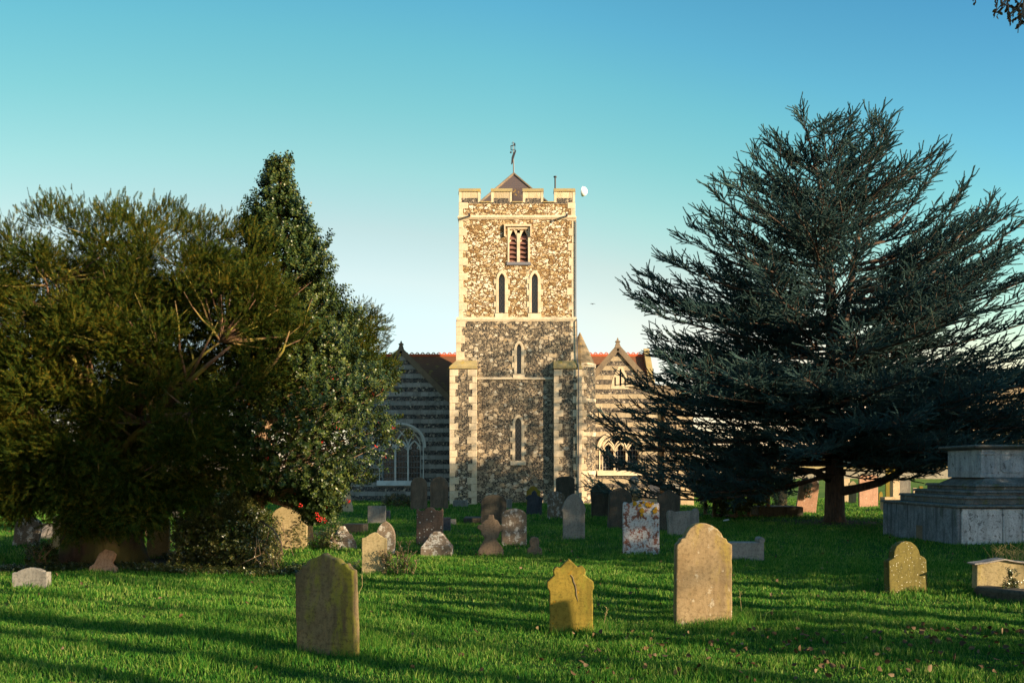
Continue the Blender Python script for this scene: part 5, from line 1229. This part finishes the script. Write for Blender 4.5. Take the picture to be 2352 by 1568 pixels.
# beyond, near the sunlit end of the church and behind the cedar
far = [('round', 1492, 1515, 1107, 1128, 48, 'blue-grey round stone in the shade near the sunlit aisle', S_SLATE, .1), ('flat', 1542, 1563, 1110, 1131, 50, 'small square grey stone left of the golden one', S_GREY, .2),
 ('ogee', 1563, 1594, 1095, 1141, 46, 'golden sunlit headstone at the edge of the cedar boughs', S_CREAM, .12), ('gothic', 1789, 1809, 1110, 1166, 38, 'narrow sunlit stone with ivy beside the evergreen bush', S_CREAM, .12),
 ('half', 1830, 1875, 1098, 1166, 39, 'leaning pink headstone left of the cedar trunk', S_RED, .12), ('flat', 1937, 1952, 1098, 1130, 52, 'white stone just right of the cedar trunk', S_CREAM, .15), ('shoulder', 1951, 1967, 1104, 1130, 50, 'tan stone beside the white one right of the cedar trunk', S_OGEE, .15),
 ('bumps2', 1973, 2018, 1089, 1157, 45, 'pink lichened headstone with a two-humped top under the cedar limb', S_RED, .12), ('flat', 2051, 2067, 1097, 1142, 48, 'cream pillar stone crossed by the drooping cedar limb', S_CREAM, .4), ('shoulder', 2035, 2062, 1046, 1112, 58, 'tall golden headstone with a knob top behind the cedar limb', S_YEL, .12),
 ('flat', 2067, 2091, 1102, 1142, 48.5, 'grey pillar stone beside the cream pillar', S_GREY, .4), ('gothic', 2019, 2028, 1128, 1140, 55, 'tiny yellow footstone in the bright grass', S_YEL, .1), ('flat', 2112, 2120, 1116, 1124, 70, 'small yellow block in the far grass left of the tomb steps', S_YEL, .2), ('flat', 2098, 2106, 1120, 1125, 68, 'low cream block in the far grass left of the tomb steps', S_CREAM, .3),
 ('flat', 2032, 2058, 1141, 1157, 40, 'low cream kerb block at the foot of the pillar stones', S_CREAM, .5), ('round', 1868, 1880, 1085, 1115, 60, 'pale round stone far behind the leaning pink headstone', S_GREY, .15)]
for (k, a, b, t_, bs, Y, lab, mt, th) in far:
    stone_at(k, a, b, t_, bs, lab, mt, th, rng.normal() * 4, 0, lean=(7 if 'leaning pink' in lab else 0), Y=Y, tuft=0, bury=.8)
P_ = [np.array(wp(1786 + rng.normal() * 8, rng.uniform(1105, 1168), 37.7)) for _ in range(140)] + [np.array(wp(1854 + 6 * math.sin(k), 1100 + k * .5, 38.9)) for k in range(90)]
V, T = scatter(*SHOOT, np.array(P_), np.tile([[0, -.5, .6]], (len(P_), 1)) + rdir(len(P_)) * .5, .16, rng.random(len(P_)) * 6)
tag(npmesh('climbing_ivy', V, T, M_IVY, None, (10.6, 37.7, 0)), 'pale ivy leaves over the narrow sunlit stone beside the evergreen bush', 'ivy')
# scattered small stones far left and background
for (k, a, b, t_, bs, Y, lab, mt) in [('half', 700, 716, 1150, 1180, 40, 'grey stone seen below the holly, far from the camera', S_GREY), ('flat', 722, 760, 1140, 1176, 42, 'blue-grey stone in shade beneath the holly berries', S_SLATE), ('half', 395, 410, 1172, 1196, 34, 'small grey stone between yew and ivy mound, far off', S_GREY), ('half', 20, 32, 1182, 1192, 36, 'small pale stone at the far left edge of the grass', S_CREAM)]:
    stone_at(k, a, b, t_, bs, lab, mt, .12, 0, Y=Y, tuft=0, bury=.5)

# ------------------------------------------------------------------ the stepped chest tomb on the right
def tomb():
    X0, Y0 = 9.62, 20.7; X1, Y1 = 13.9, 24.85
    o = (11.76, 22.78, 0); t = empty('chest_tomb', o, 'large stepped chest tomb of grey-white stone with panelled sides', 'tomb')
    ztop = EYE + (HOR - 1166) * Y0 / F
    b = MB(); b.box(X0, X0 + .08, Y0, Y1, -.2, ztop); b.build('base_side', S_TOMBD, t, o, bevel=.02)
    b = MB(); xs = [X0 + .082, X0 + .98, X0 + 1.40, X0 + 2.9, X1]
    for a, c in zip(xs[:-1], xs[1:]): b.box(a, c - .012, Y0 - .03, Y1, -.2, ztop - .02)
    b.build('base_panels', S_TOMBW, t, o, bevel=.015)
    MB().box(X0 - .05, X1 + .05, Y0 - .08, Y1 + .05, ztop, ztop + .06).build('base_ledge', S_TOMBS, t, o, bevel=.02)
    z = ztop + .061
    for (i, zt, ov) in [(.32, EYE + (HOR - 1139) * 21.05 / F, .04), (.58, EYE + (HOR - 1126) * 21.3 / F, .04), (.80, EYE + (HOR - 1111) * 21.55 / F, .05)]:
        m = MB(); m.box(X0 + i, X1 - i, Y0 + i, Y1 - i, z, zt - .06); m.frus((X0 + i - ov, X1 - i + ov, Y0 + i - ov, Y1 - i + ov, zt - .059), (X0 + i - ov * .4, X1 - i + ov * .4, Y0 + i - ov * .4, Y1 - i + ov * .4, zt))
        m.build('step', S_TOMBS, t, o, bevel=.015); z = zt + .001
    i = 1.28; zf = z + .14; m = MB().frus((X0 + 1.0, X1 - 1.0, Y0 + 1.02, Y1 - 1.02, z), (X0 + i - .06, X1 - i + .06, Y0 + i - .04, Y1 - i + .04, zf)); m.build('chest_foot', S_TOMBS, t, o, bevel=.015)
    zc = EYE + (HOR - 1032) * (Y0 + i) / F
    xa, xb, ya, yb = X0 + i - .18, X1 - i + .18, Y0 + i, Y1 - i
    MB().box(xa, xb, ya, yb, zf + .001, zc).build('chest', S_TOMB, t, o, bevel=.01)
    for x in (xa + .02, xb - .32):
        fr = MB(); fr.box(x, x + .30, ya - .05, ya + .02, zf + .10, zc - .12); fr.box(x - .02, x + .32, ya - .07, ya + .02, zf + .002, zf + .10); fr.box(x - .02, x + .32, ya - .07, ya + .02, zc - .12, zc - .06); fr.box(x + .01, x + .29, ya - .06, ya + .02, zc - .059, zc - .004)
        fr.build('pilaster', S_TOMB, t, o, bevel=.012)
    px0, px1, pz0, pz1 = xa + .48, xb - .48, zf + .12, zc - .10
    oct_ = lambda d: [(px0 + d, pz0 + .08), (px0 + d, pz1 - d), (px1 - d, pz1 - d), (px1 - d, pz0 + .08), (px1 - d - .08, pz0 + d), (px0 + d + .08, pz0 + d), (px0 + d, pz0 + .08)]
    MB().ring(oct_(0), oct_(.03), ya - .018, ya + .02).build('panel_moulding', S_TOMB, t, o)
    m = MB().ring([(ya + .1, zf + .1), (ya + .1, zc - .1), (yb - .1, zc - .1), (yb - .1, zf + .1), (ya + .1, zf + .1)], [(ya + .13, zf + .13), (ya + .13, zc - .13), (yb - .13, zc - .13), (yb - .13, zf + .13), (ya + .13, zf + .13)], 0, .03)
    m.v = [(xa - .015 + y, x, z_) for x, y, z_ in m.v]; m.build('panel_moulding', S_TOMB, t, o)
    zs = EYE + (HOR - 1021) * (Y0 + i - .1) / F
    MB().frus((xa - .03, xb + .03, ya - .05, yb + .05, zc + .001), (xa - .16, xb + .16, ya - .15, yb + .15, zc + .05)).box(xa - .17, xb + .17, ya - .16, yb + .16, zc + .0505, zs).build('top_slab', S_TOMBS, t, o, bevel=.02)
    ph = MB().box(X0 - .004, X0 + .05, Y0 + 1.75, Y0 + 2.1, .02, .36); ph.build('iron_patch', M_COPE, t, o)
tomb()
# broken kerbed grave at the right edge
def broken_grave():
    Y = 12.55; s = Y / F; o = (wp(2320, 1380, Y)[0], Y, 0); t = empty('kerbed_grave', o, 'broken tan kerbed grave with weeds at the right edge', 'grave')
    X = lambda px: (px - CX) * s; Z = lambda py, yy=Y: EYE + (HOR - py) * yy / F
    m = MB().prism([(X(2243), Z(1352)), (X(2244), Z(1294)), (X(2262), Z(1293)), (X(2285), Z(1290)), (X(2305), Z(1286)), (X(2330), Z(1291)), (X(2400), Z(1298)), (X(2400), Z(1352))], Y, Y + .14); m.build('headpiece', S_OGEE, t, o, bevel=.01)
    m = MB().prism([(X(2236), Z(1296)), (X(2262), Z(1293)), (X(2288), Z(1288)), (X(2305), Z(1285)), (X(2330), Z(1290)), (X(2402), Z(1298)), (X(2402), Z(1294)), (X(2330), Z(1287)), (X(2305), Z(1282)), (X(2285), Z(1285)), (X(2260), Z(1290)), (X(2236), Z(1293))], Y - .04, Y + .18); m.build('coping', S_BLOCK, t, o)
    y2 = 11.6; X2_ = lambda px, yy: (px - CX) * yy / F
    m = MB().add([(X2_(2238, 12.5), 12.45, -.1), (X2_(2420, 11.4), 11.2, -.1), (X2_(2440, 11.6), 11.6, -.1), (X2_(2262, 12.5), 12.8, -.1), (X2_(2238, 12.5), 12.45, .12), (X2_(2420, 11.4), 11.2, .16), (X2_(2440, 11.6), 11.6, .16), (X2_(2262, 12.5), 12.8, .12)],
        [(0,1,2,3),(4,5,6,7),(0,1,5,4),(1,2,6,5),(2,3,7,6),(3,0,4,7)]); m.build('kerb', S_DARK, t, o, bevel=.04)
    P_ = np.array([np.array(wp(rng.uniform(2300, 2345), rng.uniform(1340, 1362), 12.2)) for _ in range(60)] + [np.array(wp(2320 + rng.normal() * 6, rng.uniform(1312, 1350), 12.2)) for _ in range(40)])
    V, T = scatter(*SHOOT, P_, np.tile([[0, -.3, .8]], (len(P_), 1)) + rdir(len(P_)) * .5, .075, rng.random(len(P_)) * 6); npmesh('weeds', V, T, M_IVY, t, o)
broken_grave()
# the headstone just outside the frame whose shadow falls on the yellow one
o = MB().prism(head('round', .52, 1.50), 0, .1).build('gravestone', S_GREY, None, bevel=.01); o.location = (4.27, 7.24, 0); o.rotation_euler = (0, 0, R(-25)); tag(o, 'round-topped headstone just outside the frame on the right', 'gravestone', GRP)

# ------------------------------------------------------------------ crack in the yellow stone, weeds, dry stalks, litter
yel = [o for o in COL.objects if o.get('label', '').startswith('yellow lichened')][0]
Yy = yel.location.y - .003; cr = c5([(505,930),(522,950),(530,985),(545,1020),(552,1060),(553,1095),(566,1150)])
MB().tube([wp(x, y, Yy) for x, y in cr], [.004, .006, .006, .006, .005, .005, .002], 4).build('crack', M_COPE, yel, tuple(yel.location))
def weed(x, y, h, n, label):
    X, Y = gp(x, y); t = empty('tall_weed', (X, Y, 0), label, 'weed'); st = MB(); P_, D_ = [], []; heads = st
    for k in range(n):
        a = Vector((X + rng.normal() * .10, Y + rng.normal() * .05, 0)); e = a + Vector((rng.normal() * .09, rng.normal() * .05, h * (.45 + .55 * rng.random()))); st.tube([a, (a + e) / 2 + Vector((rng.normal() * .02, 0, 0)), e], [.006, .005, .003], 4)
        for u in np.linspace(.05, .9, 9): P_.append(tuple(a.lerp(e, float(u)))); D_.append((rng.normal(), rng.normal(), .9))
        for _ in range(4):
            q = e + Vector((rng.normal() * .03, rng.normal() * .02, rng.random() * .03)); heads.lathe([(.002, -.008), (.009, 0), (.002, .010)], q, 5); st.tube([e - Vector((0, 0, .05)), q], [.002, .002], 3)
    st.build('stems', M_HBARK, t, (X, Y, 0))
    V, T = scatter(*SHOOT, np.array(P_), np.array(D_), .075, rng.random(len(P_)) * 6); npmesh('leaves', V, T, M_IVY, t, (X, Y, 0))
weed(905, 1315, .52, 9, 'tall seeding weed beside the pale tan headstone'); weed(936, 1316, .36, 6, 'shorter seeding weed right of the tall one')
g = G('dry_straw'); M_STRAW = g.surf(g.mix(g.noise(20), (0.34,0.27,0.12), (0.25,0.20,0.09)), 0.9)
for pts, lab in [([(1735,1425),(1752,1412),(1774,1400)], 'dry slanting stalk right of the big tan headstone'), ([(1704,1418),(1702,1390),(1699,1357)], 'thin upright dry stalk right of the big tan headstone'), ([(1386,1440),(1390,1415),(1394,1395)], 'dry stalk right of the yellow headstone'), ([(824,1362),(832,1345),(832,1318)], 'reddish dry stalk below the pale tan headstone')]:
    Yw = F * EYE / (pts[0][1] - HOR); m = MB().tube([wp(x, y, Yw) for x, y in pts], [.004, .0035, .002], 4)
    for k in range(6): q = Vector(wp(*pts[-1], Yw)); m.tube([q + Vector((0, 0, -.015 * k)), q + Vector((rng.normal() * .02, 0, -.015 * k + .02))], [.003, .001], 3)
    tag(m.build('dry_stalk', M_STRAW, None, wp(*pts[0], Yw)), lab, 'stalk')
g = G('white_paper'); M_PAPER = g.surf((0.75,0.76,0.8), 0.8)
for (x, y, w_, lab) in [(1668, 1198, .20, 'scrap of white litter on the shaded grass'), (1010, 1282, .07, 'small white object at the foot of the grey pedestal'), (727, 1487, .04, 'small white fleck on the sunny grass at the bottom left')]:
    X, Y = gp(x, y); m = MB().add([(-w_/2, 0, .02), (0, -.05, .03), (w_/2, -.02, .05), (w_/2.2, .06, .09), (0, .08, .07), (-w_/2.2, .06, .04)], [(0,1,4,5),(1,2,3,4)]); o = m.build('litter', M_PAPER, None); o.location = (X, Y, gz(X, Y) + .02); sd = o.modifiers.new('s', 'SOLIDIFY'); sd.thickness = .004; tag(o, lab, 'litter')
# longer grass at the foot of the stones
parts = []
for (x, y, n) in TUFTS:
    if y < 26: parts.append(tufts([(x, y)], n, .11, .09, .004 if y < 12 else .008))
for (x, y, n) in [(1700, 1430, 190), (1672, 1436, 120), (1395, 1452, 90), (1372, 1456, 80), (845, 1490, 130), (880, 1488, 80)]:
    X, Y = gp(x, y); parts.append(tufts([(X, Y)], n, .15, .12, .0035))
V, T = merge(parts); tag(npmesh('long_grass', V, T, M_GRASS), 'longer grass tufts round the feet of the gravestones', 'grass', kind='stuff')
P_ = [(rng.uniform(2275, 2400), rng.uniform(1284, 1292)) for _ in range(60)]
m = MB()
for x, y in P_: q = Vector(wp(x, y, 12.8)); m.tube([q, q + Vector((rng.normal() * .04, 0, .10)), q + Vector((rng.normal() * .10, 0, .12 + .14 * rng.random()))], [.003, .002, .001], 3)
tag(m.build('dry_grass', M_STRAW, None, (6.6, 12.8, .3)), 'dry straggling grass behind the broken kerbed grave', 'grass', kind='stuff')

# ------------------------------------------------------------------ the far side of the churchyard
M_WALL = limestone('boundary_rubble', (0.27,0.24,0.19), (0.19,0.165,0.13), (0.16,0.13,0.10), .6)
X_, Z_ = XZ(112.0)
t = empty('boundary_wall', (X_(2200), 112, 1), 'long sunlit rubble wall closing the far side behind the cedar', 'wall')
MB().box(X_(1560), X_(2700), 112, 112.5, .5, Z_(1076)).build('wall', M_WALL, t, (X_(2200), 112, 1)); MB().prismx([(111.9, Z_(1076) + .003), (112.6, Z_(1076) + .003), (112.25, Z_(1076) + .25)], X_(1560), X_(2700)).build('coping', M_CAP, t, (X_(2200), 112, 1))
def house(x0, x1, eav, rid, Y, d, lab, wallm, roofm, nw, wy):
    X_, Z_ = XZ(Y); o = ((X_(x0) + X_(x1)) / 2, Y, 0); t = empty('house', o, lab, 'house', 'houses beyond the churchyard')
    MB().box(X_(x0), X_(x1), Y, Y + d, -.5, Z_(eav)).build('wall', wallm, t, o)
    r = MB().prismx([(Y - .3, Z_(eav)), (Y + d / 2, Z_(rid)), (Y + d + .3, Z_(eav))], X_(x0) - .3, X_(x1) + .3).build('roof', roofm, t, o)
    MB().box(X_(x1) - 1.6, X_(x1) - .8, Y + d / 2 - .4, Y + d / 2 + .4, Z_(rid) - .8, Z_(rid) + 1.1).build('chimney', M_TILE, r, o)
    for k in range(nw):
        x = X_(x0) + (X_(x1) - X_(x0)) * (k + .5) / nw
        wv = MB().box(x - .5, x + .5, Y - .03, Y + .1, Z_(wy) - .6, Z_(wy) + .6).build('window', M_GLASS, t, o)
        MB().box(x - .58, x + .58, Y - .06, Y + .1, Z_(wy) + .601, Z_(wy) + .68).box(x - .58, x - .505, Y - .06, Y + .1, Z_(wy) - .68, Z_(wy) + .6).box(x + .505, x + .58, Y - .06, Y + .1, Z_(wy) - .68, Z_(wy) + .6).box(x - .5, x + .5, Y - .1, Y + .1, Z_(wy) - .68, Z_(wy) - .601).build('frame', M_ASH, wv, o)
house(1985, 2150, 1052, 1012, 140, 9, 'cream house glimpsed through the cedar right of its trunk', M_WALL, M_STONEROOF, 4, 1068)
house(2235, 2420, 960, 880, 130, 10, 'brown roofed house behind the right side of the cedar', M_BAND_S, M_STONEROOF, 4, 1000)
def far_tree(x, y0, top, wpx, Y, lab):
    X_, Z_ = XZ(Y); s = Y / F; xc = X_(x); zt = Z_(top); r = wpx * s / 2; t = empty('far_tree', (xc, Y, .8), lab, 'tree', 'trees beyond the churchyard')
    m = MB().tube([(xc, Y, 0), (xc + .1, Y, zt * .5), (xc, Y, zt * .9)], [.3, .2, .05], 7)
    for k in range(14): a = k * 2.4; z = zt * (.3 + .6 * k / 14); m.tube([(xc, Y, z - .5), (xc + math.cos(a) * r * .7, Y + math.sin(a) * r * .7, z + .8)], [.09, .015], 5)
    m.build('trunk', M_DBARK, t, (xc, Y, .8)); n = 2600; d = rdir(n); sc = rng.random(n) ** .45 * (1 + .25 * np.sin(7 * d[:, 0]) * np.sin(5 * d[:, 2]))
    q = d * sc[:, None] * np.array([r, r, zt * .42]) + np.array([xc, Y, zt * .56]); V, T = scatter(*LEAF, q, rdir(n), .5 * (.5 + rng.random(n)), rng.random(n) * 6); npmesh('crown', V, T, M_FAR, t, (xc, Y, .8))
for (x, tp, wpx, Y, lab) in [(2190, 1000, 90, 118, 'brownish far tree between the cream house and the brown roof'), (2330, 900, 130, 124, 'brownish far tree before the brown roofed house'), (1700, 1020, 110, 120, 'far tree behind the evergreen bush'), (1860, 1035, 90, 118, 'far tree behind the cedar trunk'), (60, 1080, 160, 84, 'far tree at the left edge seen below the yew'), (300, 1075, 170, 86, 'far tree behind the yew trunk'), (520, 1085, 150, 82, 'far tree behind the ivy mound'), (720, 1080, 140, 85, 'far tree behind the holly'), (2050, 1040, 80, 119, 'small far tree in front of the cream house')]: far_tree(x, 0, tp, wpx, Y, lab)

# ------------------------------------------------------------------ moon, bird, aeroplane
def moon():
    Y = 1500.; c = Vector(wp(1338, 440, Y)); r = 11.3 * Y / F; bm = bmesh.new(); bmesh.ops.create_uvsphere(bm, u_segments=64, v_segments=40, radius=r)
    sd = Vector((.9, -.42, -.16)).normalized()
    bmesh.ops.bisect_plane(bm, geom=bm.verts[:] + bm.edges[:] + bm.faces[:], plane_co=sd * r * .02, plane_no=sd, clear_inner=True)
    me = bpy.data.meshes.new('moon'); bm.to_mesh(me); bm.free(); me.polygons.foreach_set('use_smooth', [True] * len(me.polygons))
    g = G('moon_rock'); g.surf(g.mix(g.step(g.noise(.12, 3), .4, .62), (0.72,0.82,0.95), (0.55,0.66,0.80)), 1.0, None, 0); me.materials.append(g.m)
    o = bpy.data.objects.new('moon', me); COL.objects.link(o); o.location = c; tag(o, 'pale gibbous moon in the blue sky beside the tower top', 'moon')
moon()
Y = 90.; c = Vector(wp(1361, 698, Y)); m = MB()
m.add([c + Vector(v) for v in [(-.12, 0, 0), (0, -.05, .05), (.12, 0, 0), (0, .05, -.02)]], [(0,1,2,3)]); m.tube([c + Vector((-.05, -.15, 0)), c, c + Vector((.05, .2, 0))], [.02, .05, .02], 6)
for s in (-1, 1): m.prism([(c.x, c.z), (c.x + s * .12, c.z + .06), (c.x + s * .27, c.z - .02), (c.x + s * .12, c.z + .03)], Y - .04, Y + .04)
tag(m.build('bird', M_IRON, None, tuple(c)), 'small dark bird flying right of the tower', 'bird')
Y = 1800.; c = Vector(wp(2023, 345.5, Y)); m = MB().tube([c + Vector((-5.5, 0, .9)), c + Vector((-2, 0, 0)), c + Vector((5, 0, -.4))], [.8, 1.2, .6], 8); m.prism([(c.x - 5.5, c.z + .8), (c.x - 6, c.z + 2.6), (c.x - 4, c.z + .6)], Y - .2, Y + .2)
m.add([c + Vector(v) for v in [(-1, -7, 0), (1.2, 0, 0), (-1, 7, 0), (-2, 0, 0)]], [(0,1,2,3)]); tag(m.build('aeroplane', M_PAPER, None, tuple(c)), 'tiny white aeroplane near the right side of the cedar top', 'aeroplane')
